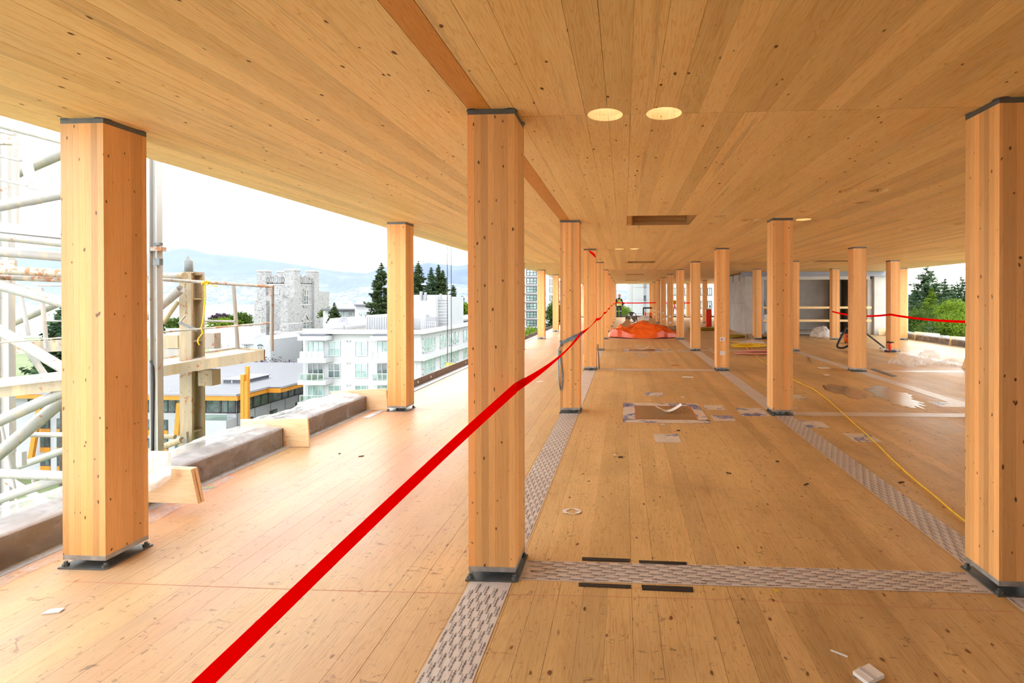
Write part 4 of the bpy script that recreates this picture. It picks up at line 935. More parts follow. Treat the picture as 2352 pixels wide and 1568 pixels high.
for r, dv in enumerate((0, 50.5, 101, 151.5)):
    window(apt, F1, 754, 783 + dv, 782.5, 817.5 + dv, 2, 2, 'wframe', 'glz_g' if r % 2 == 0 else 'glz_d', 0.10)
    window(apt, F1, 815.5, 783 + dv, 844.5, 817.5 + dv, 2, 2, 'wframe', 'glz_g', 0.10)
    for u in (797, 803): panel(apt, F1, [(u - 1.5, 781.5 + dv), (u + 2.5, 781.5 + dv), (u + 2.5, 783.5 + dv), (u - 1.5, 783.5 + dv)], 'wframe', 'vent_hood', 0, 0.25)
    for (ua, ub, wu0, wu1) in ((683, 747.5, 707, 744), (850, 905, 866, 902)):
        # recessed balcony with glass doors
        panel(apt, F1, [(ua + 18, 781 + dv), (ub - 4, 781 + dv), (ub - 4, 822 + dv), (ua + 18, 822 + dv)], 'bwhite2', 'balcony_back', 0, 0.03)
        window(apt, F1, wu0, 783 + dv, wu1, 821 + dv, 3, 1, 'wframe', 'glz_g' if r != 1 else 'glz_d', 0.10, out=0.1, nm='balcony_door')
        a = at(ua, 823 + dv, Yf - 1.8); b = at(ub, 833.5 + dv, Yf - 1.8)
        MB().box(a.x, b.x, Yf - 1.8, Yf, b.z, a.z).build('balcony_slab', M['bwhite'], apt)
        zr = at(ua, 807 + dv, Yf - 1.8).z
        rl = MB().box(a.x + 0.3, b.x - 0.3, Yf - 1.72, Yf - 1.66, zr - 0.08, zr).build('balcony_rail', M['wframe'], apt)
        MB().box(a.x + 0.3, b.x - 0.3, Yf - 1.71, Yf - 1.68, a.z, zr - 0.08).build('glass', M['glz_rail'], rl)
        for k in range(5):
            x = a.x + 0.3 + (b.x - a.x - 0.6) * k / 4; MB().box(x - 0.03, x + 0.03, Yf - 1.75, Yf - 1.65, a.z, zr).build('rail_post', M['wframe'], rl)
    if r < 3:
        for u0_, u1_, nx in ((970, 998, 4), (1010, 1024, 2), (1031, 1042, 2), (1045, 1052, 1), (1064, 1078, 2), (1086, 1096, 2)):
            k = lambda u: 1.0 - (u - 966) / (1437 - 966)      # heights shrink towards the vanishing point
            zt_ = F1(966, 778 + dv).z; zb2 = F1(966, 812 + dv).z
            a = atx(u0_, 700, xr_); b = atx(u1_, 700, xr_)
            P = [Vector((xr_, a.y, zt_)), Vector((xr_, b.y, zt_)), Vector((xr_, b.y, zb2)), Vector((xr_, a.y, zb2))]
            mb = MB(); fw = 0.1
            def rect(y0, y1, z0, z1, x0=0.0, x1=0.12): mb.box(xr_ + x0, xr_ + x1, y0, y1, z0, z1)
            rect(a.y, b.y, zt_ - fw, zt_); rect(a.y, b.y, zb2, zb2 + fw); rect(a.y, b.y, (zt_ + zb2) / 2 - 0.3, (zt_ + zb2) / 2 - 0.22)
            for q in range(nx + 1):
                y = a.y + (b.y - a.y) * q / nx; rect(max(a.y, y - 0.06), min(b.y, y + 0.06), zb2, zt_)
            w_ = mb.build('window', M['wframe'], apt); MB().box(xr_, xr_ + 0.05, a.y + fw, b.y - fw, zb2 + fw, zt_ - fw).build('pane', M['glz_g'], w_)
        zb_ = F1(966, 823 + dv).z; MB().box(xr_, xr_ + 0.7, Yf - 0.7, yb_, zb_ - 0.25, zb_ + 0.28).build('floor_band', M['bwhite'], apt); MB().box(at(945, 760, Yf).x, xr_, Yf - 0.7, Yf, zb_ - 0.25, zb_ + 0.28).build('floor_band', M['bwhite'], apt)
    panel(apt, F1, [(954, 783 + dv), (957, 783 + dv), (957, 812 + dv), (954, 812 + dv)], 'wframe', 'window', 0, 0.06)
for ua, ub in ((683, 747.5), (850, 905)):
    a = at(ua, 772, Yf - 1.8); b = at(ub, 782, Yf - 1.8); MB().box(a.x, b.x, Yf - 1.8, Yf, b.z, a.z).build('canopy', M['bwhite'], apt)
    MB().box(a.x + 0.2, b.x - 0.2, Yf - 1.6, Yf, a.z, a.z + 0.25).build('canopy_roof', M['groof'], apt)
# balcony furniture, one mesh each
tag(block(None, 706, 720, 861, 873, Yf - 1.2, 0.7, 'dframe', 'storage_box'), 'dark box on the second balcony of the white block', 'box'); 
# roof plant
pent = empty('roof_penthouse', (at(990, 750, Yf + 9).x, Yf + 9, zp), 'white clad plant room on the apartment roof beside the left edge post', 'plant room')
Yp = Yf + 8
b1 = block(pent, 930, 1000, 677, 752, Yp, 7, 'bwhite', 'wall', za); b2 = block(pent, 1000, 1030, 681, 752, Yp + 1.2, 7, 'bwhite2', 'clad_wall', za)
a = at(1000, 677, Yp); b = at(1031, 690, Yp + 1.2)
for k in range(10):
    z = za + 0.4 + k * (at(1000, 683, Yp).z - za - 0.4) / 10; MB().box(at(1000, 700, Yp + 1.2).x, at(1030, 700, Yp + 1.2).x, Yp + 1.13, Yp + 1.2, z, z + 0.06).build('siding_board', M['bgrey'], pent)
for u, vt, wd in ((966, 669, 5), (976, 671, 4), (1011, 674, 4)): block(pent, u - wd / 2, u + wd / 2, vt, 690, Yp - 0.4, 0.4, 'bgrey', 'flue', at(0, 690, Yp).z)
block(pent, 978, 1000, 728, 745, Yp - 1.5, 0.8, 'bgrey', 'condenser', za); block(pent, 966, 978, 722, 748, Yp - 1.0, 0.9, 'bwhite2', 'duct_box', za)
mb = MB()
for k in range(8):
    u = 968 + k * 4.7; a = at(u, 739, Yp - 2.6); mb.tube((a.x, a.y, za), a, 0.04, 5)
mb.tube(at(966, 739, Yp - 2.6), at(1002, 739, Yp - 2.6), 0.04, 5); mb.tube(at(966, 746, Yp - 2.6), at(1002, 746, Yp - 2.6), 0.04, 5); mb.build('guard_rail', M['wframe'], pent)
p2 = empty('roof_shed', (at(865, 750, Yf + 6).x, Yf + 6, zp), 'low white ribbed roof shed right of the satellite dish', 'shed'); block(p2, 840, 930, 724, 756, Yf + 6, 6, 'bwhite2', 'wall', za)
for k in range(9): block(p2, 843 + 5.5 * k, 843.8 + 5.5 * k, 727, 756, Yf + 5.93, 0.07, 'bgrey', 'rib', za)
dish = empty('satellite_dish', (at(790, 752, Yf + 4).x, Yf + 4, za + 0.12), 'pale satellite dish on the white apartment roof', 'satellite dish')
dc = at(790, 739, Yf + 4); Rm = Matrix.Rotation(math.radians(70), 4, 'X').to_3x3() @ Matrix.Rotation(math.radians(0), 4, 'Y').to_3x3()
MB().lathe([(0.02, 0.0), (0.3, 0.03), (0.55, 0.11), (0.72, 0.22), (0.70, 0.24), (0.52, 0.13), (0.3, 0.06), (0.02, 0.03)], dc, 20, Rm).build('reflector', M['bgrey'], dish, True)
mb = MB(); mb.tube((dc.x, dc.y + 0.1, za + 0.12), dc, 0.06, 8); mb.tube((dc.x + 2.2, dc.y + 0.3, za + 0.2), dc, 0.04, 6); mb.tube((dc.x + 2.2, dc.y + 0.3, za + 0.2), (dc.x, dc.y, za + 0.2), 0.05, 6); mb.build('mount', M['bgrey'], dish)
MB().tube(dc + Vector((0, -0.6, 0.25)), dc + Vector((0, -0.45, 0.2)), 0.1, 8).build('feed_horn', M['bgrey'], dish)

# ---- grey flat-roofed building with orange timber
Yg = Yd(470, 75); gz = at(470, 905, Yg).z
gb = empty('flat_roof_building', (at(470, 905, Yg).x, Yg + 10, GZ), 'grey flat-roofed building with orange eaves left of apartments', 'building')
gx1 = at(545, 905, Yg).x; gx0 = at(-160, 905, Yg).x; gy1 = Yg + 36
MB().box(gx0, gx1, Yg, Yg + 6.3, gz - 0.15, gz).build('roof', M['groof'], gb); MB().box(gx0, gx1 + 2.2, Yg + 6.3, gy1, gz - 0.15, gz).build('roof', M['groof'], gb)
for k in range(26):
    y = Yg + 1.2 + k * 1.3; MB().box(gx0, gx1 + (2.2 if y > Yg + 6.3 else 0), y, y + 0.05, gz, gz + 0.006).build('roof_seam', M['groof'], gb)
MB().box(gx0, gx1, Yg - 0.12, Yg, gz - 0.9, gz - 0.2).build('eave_beam', M['otrim'], gb); MB().box(gx1, gx1 + 0.12, Yg - 0.12, Yg + 6.3, gz - 0.9, gz - 0.2).build('eave_beam', M['otrim'], gb)
MB().box(gx1 + 2.2, gx1 + 2.32, Yg + 6.2, gy1, gz - 0.9, gz - 0.2).build('eave_beam', M['otrim'], gb); MB().box(gx1, gx1 + 2.3, Yg + 6.18, Yg + 6.3, gz - 0.9, gz - 0.2).build('eave_beam', M['otrim'], gb)
MB().box(gx0, gx1 + 2.45, Yg - 0.2, Yg - 0.1, gz - 0.2, gz + 0.12).build('gutter', M['bgrey'], gb) if False else MB().box(gx0, gx1 + 0.2, Yg - 0.25, Yg - 0.1, gz - 0.2, gz + 0.12).build('gutter', M['bgrey'], gb)
MB().box(gx1 + 0.1, gx1 + 0.25, Yg - 0.25, Yg + 6.3, gz - 0.2, gz + 0.12).build('gutter', M['bgrey'], gb); MB().box(gx1 + 2.32, gx1 + 2.45, Yg + 6.2, gy1, gz - 0.2, gz + 0.12).build('gutter', M['bgrey'], gb)
MB().box(gx0, gx1 - 1.6, Yg + 1.7, gy1, GZ, gz - 0.16).build('wall', M['bwhite2'], gb)
wx = gx1 - 1.6
Fg = Face(Y=Yg + 1.7); Fs = Face(X=wx)
# window strip below the eave, front and side
zt_, zb2 = gz - 0.95, gz - 3.2
def strip(axis, lo, hi, n):
    for k in range(n):
        a = lo + (hi - lo) * k / n; b = lo + (hi - lo) * (k + 1) / n
        mb = MB(); fr = 0.16
        def rc(p0, p1, z0, z1, d=0.14):
            if axis == 'y': mb.box(p0, p1, Yg + 1.7 - d, Yg + 1.7, z0, z1)
            else: mb.box(wx, wx + d, p0, p1, z0, z1)
        rc(a, b, zt_ - fr, zt_); rc(a, b, zb2, zb2 + fr); rc(a, a + fr, zb2, zt_); rc(b - fr, b, zb2, zt_)
        if k % 2: rc((a + b) / 2 - fr / 2, (a + b) / 2 + fr / 2, zb2, zt_)
        w_ = mb.build('window', M['dframe'], gb)
        (MB().box(a + fr, b - fr, Yg + 1.64, Yg + 1.7, zb2 + fr, zt_ - fr) if axis == 'y' else MB().box(wx, wx + 0.06, a + fr, b - fr, zb2 + fr, zt_ - fr)).build('pane', M['glz_d'], w_)
strip('y', gx0 + 14, wx, 14); strip('x', Yg + 1.9, gy1 - 0.5, 10)
for k in range(9):
    y = Yg + 2 + k * 3.6; MB().box(wx, wx + 0.03, y, y + 0.06, GZ, zb2).build('panel_joint', M['dframe'], gb)
for z in (zb2 - 2.0, zb2 - 4.4, zb2 - 6.8): MB().box(wx, wx + 0.03, Yg + 1.7, gy1, z, z + 0.05).build('panel_joint', M['dframe'], gb)
for k, y in enumerate((Yg + 3.5, Yg + 9.0, Yg + 15.5, Yg + 22)):
    for q in range(2):
        z1 = zb2 - 1.3 - q * 2.9; mb = MB(); mb.box(wx, wx + 0.1, y, y + 1.7, z1 - 1.7, z1)
        w_ = mb.build('window', M['dframe'], gb); MB().box(wx + 0.1, wx + 0.13, y + 0.15, y + 1.55, z1 - 1.55, z1 - 0.15).build('pane', M['glz_d'], w_)
        MB().box(wx, wx + 0.11, y, y + 1.7, z1 - 2.5, z1 - 1.72).build('spandrel', M['otrim'], gb)
for k in range(14):
    x = gx0 + 16 + k * 2.75
    if x > wx - 2: break
    for q in range(3):
        z1 = zb2 - 1.1 - q * 2.9; mb = MB(); mb.box(x, x + 1.6, Yg + 1.6, Yg + 1.7, z1 - 1.6, z1); mb2 = MB()
        w_ = mb.build('window', M['dframe'], gb)
        for s in (0, 1): MB().box(x + 0.12 + s * 0.74, x + 0.74 + s * 0.74, Yg + 1.57, Yg + 1.6, z1 - 1.48, z1 - 0.12).build('pane', M['glz_d'], w_)
        MB().box(x, x + 1.6, Yg + 1.59, Yg + 1.7, z1 - 2.4, z1 - 1.62).build('spandrel', M['otrim'], gb)
# paired timber columns through the roof edge, skylight, vents, slanting struts
for u0_, u1_, vt in ((553, 561, 860), (559.5, 566.5, 842), (562, 569.5, 875)):
    a = at(u0_, vt, Yg - 0.4); b = at(u1_, vt, Yg - 0.4); yy = Yg - 0.5 + (0.35 if u0_ == 559.5 else 0); MB().box(a.x, b.x, yy, yy + 0.4, GZ, a.z).build('timber_column', M['otrim'], gb)
zs = gz + 0.5; sx0 = atz(513, 872, zs).x; sy0 = atz(513, 872, zs).y; sx1 = atz(560, 872, zs).x
MB().box(sx0, sx1 + 0.5, sy0, sy0 + 5.5, gz, zs).build('skylight_kerb', M['groof'], gb); MB().box(sx0 - 0.2, sx1 + 0.7, sy0 - 0.2, sy0 + 5.7, zs, zs + 0.12).build('skylight_cap', M['bgrey'], gb)
for u, v in ((533, 879), (624, 848), (390, 898)):
    p = atz(u, v, gz); MB().tube(p, p + Vector((0, 0, 0.45)), 0.11, 8).build('roof_vent', M['bwhite'], gb)
for u0_, v0_, u1_, v1_ in ((88, 935, 66, 1065), (410, 925, 404, 1000), (145, 1045, 138, 1090)):
    a = at(u0_, v0_, Yg + 0.3); b = at(u1_, v1_, Yg + 0.3); MB().poly([a + Vector((-0.35, 0, 0)), a + Vector((0.35, 0, 0)), b + Vector((0.35, 0, 0)), b + Vector((-0.35, 0, 0))], (0, 0.4, 0)).build('slanted_strut', M['otrim'], gb)
# corner terrace
tx0 = at(471, 960, Yg + 1.5).x; a = at(470, 965, Yg - 0.2); b = at(525, 965, Yg - 0.2)
MB().box(a.x, wx + 0.1, Yg - 0.3, Yg + 1.7, GZ, a.z).build('terrace_wall', M['bwhite2'], gb)
rl = MB().box(a.x, wx + 0.1, Yg - 0.26, Yg - 0.2, a.z + 0.9, a.z + 1.0).build('terrace_rail', M['wframe'], gb); MB().box(a.x, wx + 0.1, Yg - 0.25, Yg - 0.22, a.z, a.z + 0.9).build('glass', M['glz_rail'], rl)

# ---- stone tower
Yc = Yd(640, 170); F3 = Face(Y=Yc); cx1 = at(675, 700, Yc).x; F4 = Face(X=cx1)
cs = empty('stone_tower', (cx1 - 6, Yc + 6, GZ), 'grey stone castle-like tower with battlements in front of mountains', 'tower')
ztw = F3(640, 650).z; cx0 = at(593, 700, Yc).x; cyb = atx(727, 700, cx1).y
MB().box(cx0, cx1, Yc, cyb, GZ, ztw).build('wall', M['stone'], cs)
def turret(x0, x1, y0, y1, v, dep_u):
    z = F3(640, v).z; MB().box(x0, x1, y0, y1, GZ, z - 0.5).build('turret', M['stone'], cs); MB().box(x0 - 0.15, x1 + 0.15, y0 - 0.15, y1 + 0.15, z - 0.5, z).build('turret_cap', M['stone_lt'], cs)
turret(at(592, 0, Yc).x - 0.2, at(611, 0, Yc).x, Yc - 0.8, Yc + 2.2, 620, 0); turret(at(655, 0, Yc).x, cx1 + 0.9, Yc - 0.9, Yc + 2.0, 618, 0)
turret(cx1 - 2.2, cx1 + 0.8, cyb - 2.6, cyb + 0.3, 617, 0); turret(cx0 - 0.6, cx0 + 2.4, cyb - 2.6, cyb + 0.3, 618, 0)
# traceried parapet
zt0 = ztw; zt1 = F3(640, 634).z
for side in (0, 1):
    lo, hi = (at(611, 0, Yc).x, at(655, 0, Yc).x) if side == 0 else (Yc + 2.0, cyb - 2.6)
    def bx(p0, p1, z0, z1, nm, m, d=0.35):
        (MB().box(p0, p1, Yc, Yc + d, z0, z1) if side == 0 else MB().box(cx1 - d, cx1, p0, p1, z0, z1)).build(nm, M[m], cs)
    Lh = hi - lo
    for f0, f1, q in ((0.0, 0.06, 0.8), (0.14, 0.20, 0.9), (0.24, 0.30, 1.2), (0.36, 0.39, 1.0), (0.47, 0.53, 1.05), (0.61, 0.64, 1.0), (0.70, 0.76, 1.2), (0.80, 0.86, 0.9), (0.94, 1.0, 0.8)): bx(lo + Lh * f0, lo + Lh * f1, zt0, zt0 + (zt1 - zt0) * q, 'merlon', 'stone')
    bx(lo + Lh * 0.0, lo + Lh * 0.27, zt0 + (zt1 - zt0) * 0.72, zt0 + (zt1 - zt0) * 0.85, 'parapet_arch', 'stone_lt'); bx(lo + Lh * 0.73, hi, zt0 + (zt1 - zt0) * 0.72, zt0 + (zt1 - zt0) * 0.85, 'parapet_arch', 'stone_lt')
    m_ = (lo + hi) / 2; h_ = Lh * 0.22; zz0, zz1 = zt0 + (zt1 - zt0) * 0.9, zt0 + (zt1 - zt0) * 1.35
    P = [(m_ - h_, zz0 - 0.3), (m_ - h_, zz0), (m_, zz1), (m_ + h_, zz0), (m_ + h_, zz0 - 0.3), (m_, zz1 - 0.35)]
    for tri in ((0, 1, 2, 5), (5, 2, 3, 4)):
        Q = [(P[i][0], Yc, P[i][1]) if side == 0 else (cx1, P[i][0], P[i][1]) for i in tri]; MB().poly(Q, (0, 0.4, 0) if side == 0 else (-0.4, 0, 0)).build('gable_coping', M['stone_lt'], cs)
    bx(lo, hi, zt0 - 0.2, zt0 + 0.25, 'string_course', 'stone_lt', 0.45)
for v in (653, 700, 741):
    z = F3(640, v).z; MB().box(cx0 - 0.15, cx1 + 0.15, Yc - 0.15, cyb + 0.15, z - 0.2, z + 0.2).build('string_course', M['stone_lt'], cs)
window(cs, F3, 628, 663, 642, 676, 3, 2, 'stone_lt', 'glz_g', 0.3, out=0.2)
def win_x(y0, y1, z0, z1, nx, arch=False):
    mb = MB(); f_ = 0.3
    mb.box(cx1, cx1 + 0.25, y0, y1, z1 - f_, z1); mb.box(cx1, cx1 + 0.25, y0, y1, z0, z0 + f_)
    for k in range(nx + 1):
        y = y0 + (y1 - y0) * k / nx; mb.box(cx1, cx1 + 0.25, max(y0, y - 0.15), min(y1, y + 0.15), z0, z1)
    for k in (1, 2): z = z0 + (z1 - z0) * k / 3; mb.box(cx1, cx1 + 0.2, y0, y1, z - 0.1, z + 0.1)
    if arch: mb.poly([(cx1, y0 - 0.3, z1), (cx1, (y0 + y1) / 2, z1 + 2.6), (cx1, y1 + 0.3, z1), (cx1, y1 - 0.1, z1), (cx1, (y0 + y1) / 2, z1 + 2.0), (cx1, y0 + 0.1, z1)], (0.3, 0, 0))
    w_ = mb.build('window', M['stone_lt'], cs); MB().box(cx1, cx1 + 0.1, y0 + f_, y1 - f_, z0 + f_, z1 - f_).build('pane', M['glz_d'], w_)
ya_, yb2 = atx(696, 680, cx1).y, atx(707, 680, cx1).y
win_x(ya_, yb2, F3(640, 706).z, F3(640, 664).z, 2); win_x(ya_ - 0.5, yb2 + 0.5, F3(640, 770).z, F3(640, 737).z, 2, True)
wings = empty('stone_wings', (cx0, Yc - 8, GZ), 'lower grey stone wings and stair turrets around the castle tower', 'building')
block(wings, 584, 612, 690, 860, Yc - 4, 6, 'stone', 'wing_wall', GZ); block(wings, 610, 650, 678, 860, Yc - 2.5, 4, 'stone', 'wing_wall', GZ); block(wings, 644, 661, 685, 860, Yc - 5, 4, 'stone', 'stair_turret', GZ)
MB().box(cx1 - 3, cx1, cyb + 0.3, cyb + 8, GZ, F3(640, 668).z).build('rear_stair_turret', M['stone'], wings)
Fw = Face(Y=Yc - 4)
for u0_, v0_, u1_, v1_, nx in ((591, 702, 602, 711, 3), (592, 732, 601, 742, 2)): window(wings, Fw, u0_, v0_, u1_, v1_, nx, 2, 'stone_lt', 'glz_g', 0.25, out=0.2)
Fw2 = Face(Y=Yc - 5)
for u0_, v0_, u1_, v1_ in ((654, 692, 657, 702), (640, 718, 644, 726)): window(wings, Face(Y=Yc - 5.0), u0_, v0_, u1_, v1_, 1, 1, 'stone_lt', 'glz_d', 0.2)
Yw = Yd(655, 140); block(wings, 620, 700, 766, 900, Yw, 14, 'stone', 'long_wing_wall', GZ); block(wings, 642, 664, 744, 900, Yw - 0.3, 6, 'stone', 'gable_block', GZ); block(wings, 618, 720, 762, 767, Yw - 0.6, 15, 'stone_lt', 'wing_coping')
Fw3 = Face(Y=Yw)
for u0_, v0_, u1_, v1_, nx in ((652, 776, 659, 796, 2), (667, 773, 677, 785, 2), (634, 797, 643, 808, 2), (653, 804, 659, 815, 2), (669, 793, 675, 803, 2), (634, 818, 643, 831, 2), (653, 828, 659, 838, 2), (669, 814, 675, 824, 2), (620, 821, 627, 833, 2)): window(wings, Fw3, u0_, v0_, u1_, v1_, nx, 3, 'stone_lt', 'glz_d', 0.22, out=0.2)
window(wings, Face(Y=Yw - 0.3), 652, 756, 657, 763, 1, 1, 'stone_lt', 'glz_d', 0.2)
Yt = Yd(745, 172); block(wings, 732, 758, 733, 800, Yt, 8, 'stone', 'east_block', GZ); window(wings, Face(Y=Yt), 746, 741, 754, 753, 2, 1, 'stone_lt', 'glz_d', 0.3)

# ---- cream stucco building left of the tower
Ys = Yd(560, 125); sb = empty('stucco_building', (at(560, 800, Ys).x, Ys, GZ), 'white stucco building with arched window before the tower', 'building')
block(sb, 480, 583, 776, 900, Ys, 10, 'bwhite', 'wall', GZ); block(sb, 552, 584, 768, 790, Ys - 0.5, 4, 'bwhite', 'parapet_block'); block(sb, 582, 622, 780, 900, Ys - 1.5, 12, 'bwhite2', 'gable_wall', GZ)
a, b, c_ = at(582, 780, Ys - 1.5), at(604, 771, Ys - 1.5), at(622, 780, Ys - 1.5); MB().poly([a, b, c_], (0, 12, 0)).build('gable', M['bwhite2'], sb)
a = at(455, 778, Ys + 6); MB().poly([at(380, 778, Ys + 4), at(600, 774, Ys + 4), at(598, 748, Ys + 22), at(380, 754, Ys + 22)], (0, 0, -0.4)).build('roof', M['bgrey'], sb)
Fq = Face(Y=Ys)
for u0_, v0_, u1_, v1_, nx in ((560.5, 790, 573, 801, 3), (536, 791, 541, 797, 1), (521, 791, 525, 797, 1), (560, 823, 573, 832, 3), (498, 790, 510, 800, 2)): window(sb, Fq, u0_, v0_, u1_, v1_, nx, 2, 'wframe', 'glz_d', 0.18)
Fq = Face(Y=Ys - 1.5); window(sb, Fq, 591, 795, 604.5, 803, 2, 2, 'wframe', 'glz_d', 0.18); window(sb, Fq, 591, 820, 606, 829, 3, 1, 'wframe', 'glz_d', 0.18)
a = Fq(591, 795); b = Fq(604.5, 795); m_ = (a + b) / 2; rr = (b.x - a.x) / 2
MB().poly([m_ + Vector((rr * math.cos(t_), 0, rr * 0.75 * math.sin(t_))) for t_ in np.linspace(0, math.pi, 12)], (0, -0.1, 0)).build('arch_light', M['glz_d'], sb)
# ---- low modern buildings beyond the apartment roof
Ym = Yd(780, 135); mbd = empty('glass_pavilion', (at(780, 730, Ym).x, Ym, GZ), 'low glassy modern building behind the satellite dish', 'building')
block(mbd, 742, 812, 714, 760, Ym, 12, 'bwhite', 'wall', GZ); block(mbd, 738, 812, 709, 713, Ym - 1.5, 15, 'groof', 'roof'); 
for k in range(5): window(mbd, Face(Y=Ym), 757 + k * 11, 716, 767 + k * 11, 726, 2, 1, 'wframe', 'glz_g', 0.15)
Ym2 = Yd(840, 128); mb2_ = empty('modern_block', (at(840, 730, Ym2).x, Ym2, GZ), 'white modern block with dark roof line left of the tall conifer', 'building')
block(mb2_, 815, 925, 701, 760, Ym2, 12, 'bwhite', 'wall', GZ); block(mb2_, 813, 925, 699, 702, Ym2 - 0.8, 13, 'groof', 'roof'); window(mb2_, Face(Y=Ym2), 824, 716, 842, 726, 3, 1, 'wframe', 'glz_g', 0.15); window(mb2_, Face(Y=Ym2), 845, 717, 851, 726, 1, 1, 'wframe', 'glz_d', 0.15)
Ym3 = Yd(800, 98); sh = empty('pitched_roof_hall', (at(800, 745, Ym3).x, Ym3, GZ), 'long pale pitched roof just behind the apartment block', 'building')
MB().poly([at(740, 760, Ym3), at(850, 760, Ym3), at(838, 725, Ym3 + 6), at(758, 731, Ym3 + 6)], (0, 0, -0.4)).build('roof', M['bgrey'], sh); block(sh, 740, 850, 760, 800, Ym3 + 0.3, 5, 'bwhite', 'wall', GZ)
Ym4 = Yd(1060, 92); hb = empty('solar_roof_building', (at(1060, 730, Ym4).x, Ym4, GZ), 'low building with grey panel roof right of the plant room', 'building')
block(hb, 1033, 1110, 735, 760, Ym4, 10, 'bwhite', 'wall', GZ); MB().poly([at(1030, 737, Ym4 - 0.5), at(1120, 727, Ym4 - 0.5), at(1120, 716, Ym4 + 8), at(1034, 722, Ym4 + 8)], (0, 0, -0.3)).build('panel_roof', M['bgrey'], hb); block(hb, 1040, 1110, 731, 734, Ym4 - 0.7, 0.3, 'redbrick', 'red_fascia') if 'redbrick' in M else None
# ---- white tower block behind the left-edge posts
Yt = Yd(1225, 180); tb = empty('tower_block', (at(1225, 700, Yt).x, Yt, GZ), 'white residential tower behind the slim left edge posts', 'building')
tx1 = at(1254, 700, Yt).x; F5 = Face(Y=Yt); F6 = Face(X=tx1)
MB().box(at(1150, 700, Yt).x, tx1, Yt, Yt + 22, GZ, 60).build('wall', M['bwhite'], tb)
for k in range(-3, 9):
    dv = 19.35 * k
    window(tb, F5, 1209, 638 + dv, 1233, 652.5 + dv, 3, 2, 'dframe', 'glz_g', 0.22, out=0.15); window(tb, F5, 1178, 638 + dv, 1202, 652.5 + dv, 3, 2, 'dframe', 'glz_g', 0.22, out=0.15)
    panel(tb, F5, [(1150, 633.5 + dv), (1254, 633.5 + dv), (1254, 635.5 + dv), (1150, 635.5 + dv)], 'bwhite', 'floor_band', 0, 0.5)
    y0 = atx(1262, 650, tx1).y; z1 = F5(1230, 638 + dv).z; z0 = F5(1230, 653 + dv).z
    for j in range(3): w_ = MB().box(tx1, tx1 + 0.12, y0 + j * 3.4, y0 + j * 3.4 + 1.6, z0, z1).build('window', M['dframe'], tb); MB().box(tx1 + 0.12, tx1 + 0.16, y0 + j * 3.4 + 0.2, y0 + j * 3.4 + 1.4, z0 + 0.2, z1 - 0.2).build('pane', M['glz_g'], w_)
# ---- concrete blocks beyond the far slab end
Yk = Yd(1470, 105); kb = empty('concrete_tower', (at(1470, 700, Yk).x, Yk, GZ), 'pale concrete tower seen past the far slab end', 'building')
M['bconc'] = plain('pale_precast_panel', (0.32, 0.324, 0.308), 0.85, 0, 0.05, 0.3)
block(kb, 1453, 1545, 400, 900, Yk, 18, 'bconc', 'wall', GZ); block(kb, 1441, 1454, 400, 900, Yk + 1.0, 15, 'bconc', 'side_wall', GZ)
F7 = Face(Y=Yk)
for v in (558, 588, 618, 659, 688, 719, 748): panel(kb, F7, [(1453, v), (1545, v), (1545, v + 0.7), (1453, v + 0.7)], 'bgrey', 'panel_joint', 0, 0.04)
for dv in (-60, -30, 0, 30, 60): window(kb, F7, 1478.5, 648 + dv, 1483.5, 661 + dv, 1, 1, 'dframe', 'glz_d', 0.08); panel(kb, F7, [(1478, 661 + dv), (1484, 661 + dv), (1484, 676 + dv), (1478, 676 + dv)], 'bgrey', 'spandrel', 0, 0.05)
Yk2 = Yd(1600, 95); k2 = empty('concrete_slab_block', (at(1600, 700, Yk2).x, Yk2, GZ), 'concrete block with rows of windows behind the notice posts', 'building')
block(k2, 1520, 1800, 400, 900, Yk2, 15, 'bconc', 'wall', GZ); F8 = Face(Y=Yk2)
for dv in (-30, 0, 30, 60):
    for u in (1532, 1545, 1572, 1605, 1625, 1660): window(k2, F8, u, 661 + dv, u + 10, 678 + dv, 2, 1, 'dframe', 'glz_g', 0.10)

# ------------------------------------------------------------------ trees
def leafmat(name, c0, c1):
    t = NT(name); gp = t.new('ShaderNodeNewGeometry').outputs['Position']; n = t.noise(gp, 0.7, 4, 0.7)
    c = t.mix(t.ramp(n, [(0.3, 0.0), (0.7, 1.0)]), c0, c1)
    d = t.new('ShaderNodeBsdfDiffuse'); tl = t.new('ShaderNodeBsdfTranslucent'); t.link(c, d.inputs[0]); t.link(c, tl.inputs[0])
    m = t.new('ShaderNodeMixShader'); m.inputs[0].default_value = 0.35; t.link(d.outputs[0], m.inputs[1]); t.link(tl.outputs[0], m.inputs[2]); t.link(m.outputs[0], t.out.inputs['Surface']); return t.m
M['fir'] = leafmat('fir_needles', (0.028, 0.048, 0.020), (0.09, 0.125, 0.045)); M['fir2'] = leafmat('blue_green_needles', (0.028, 0.058, 0.032), (0.09, 0.135, 0.065))
M['maple'] = leafmat('bright_leaves', (0.05, 0.09, 0.008), (0.17, 0.245, 0.026)); M['oak'] = leafmat('mid_green_leaves', (0.025, 0.047, 0.010), (0.085, 0.125, 0.026)); M['plum'] = leafmat('purple_leaves', (0.03, 0.02, 0.03), (0.09, 0.06, 0.08))
M['bark'] = plain('bark', (0.06, 0.045, 0.035), 0.9, 0, 0.3, 2)
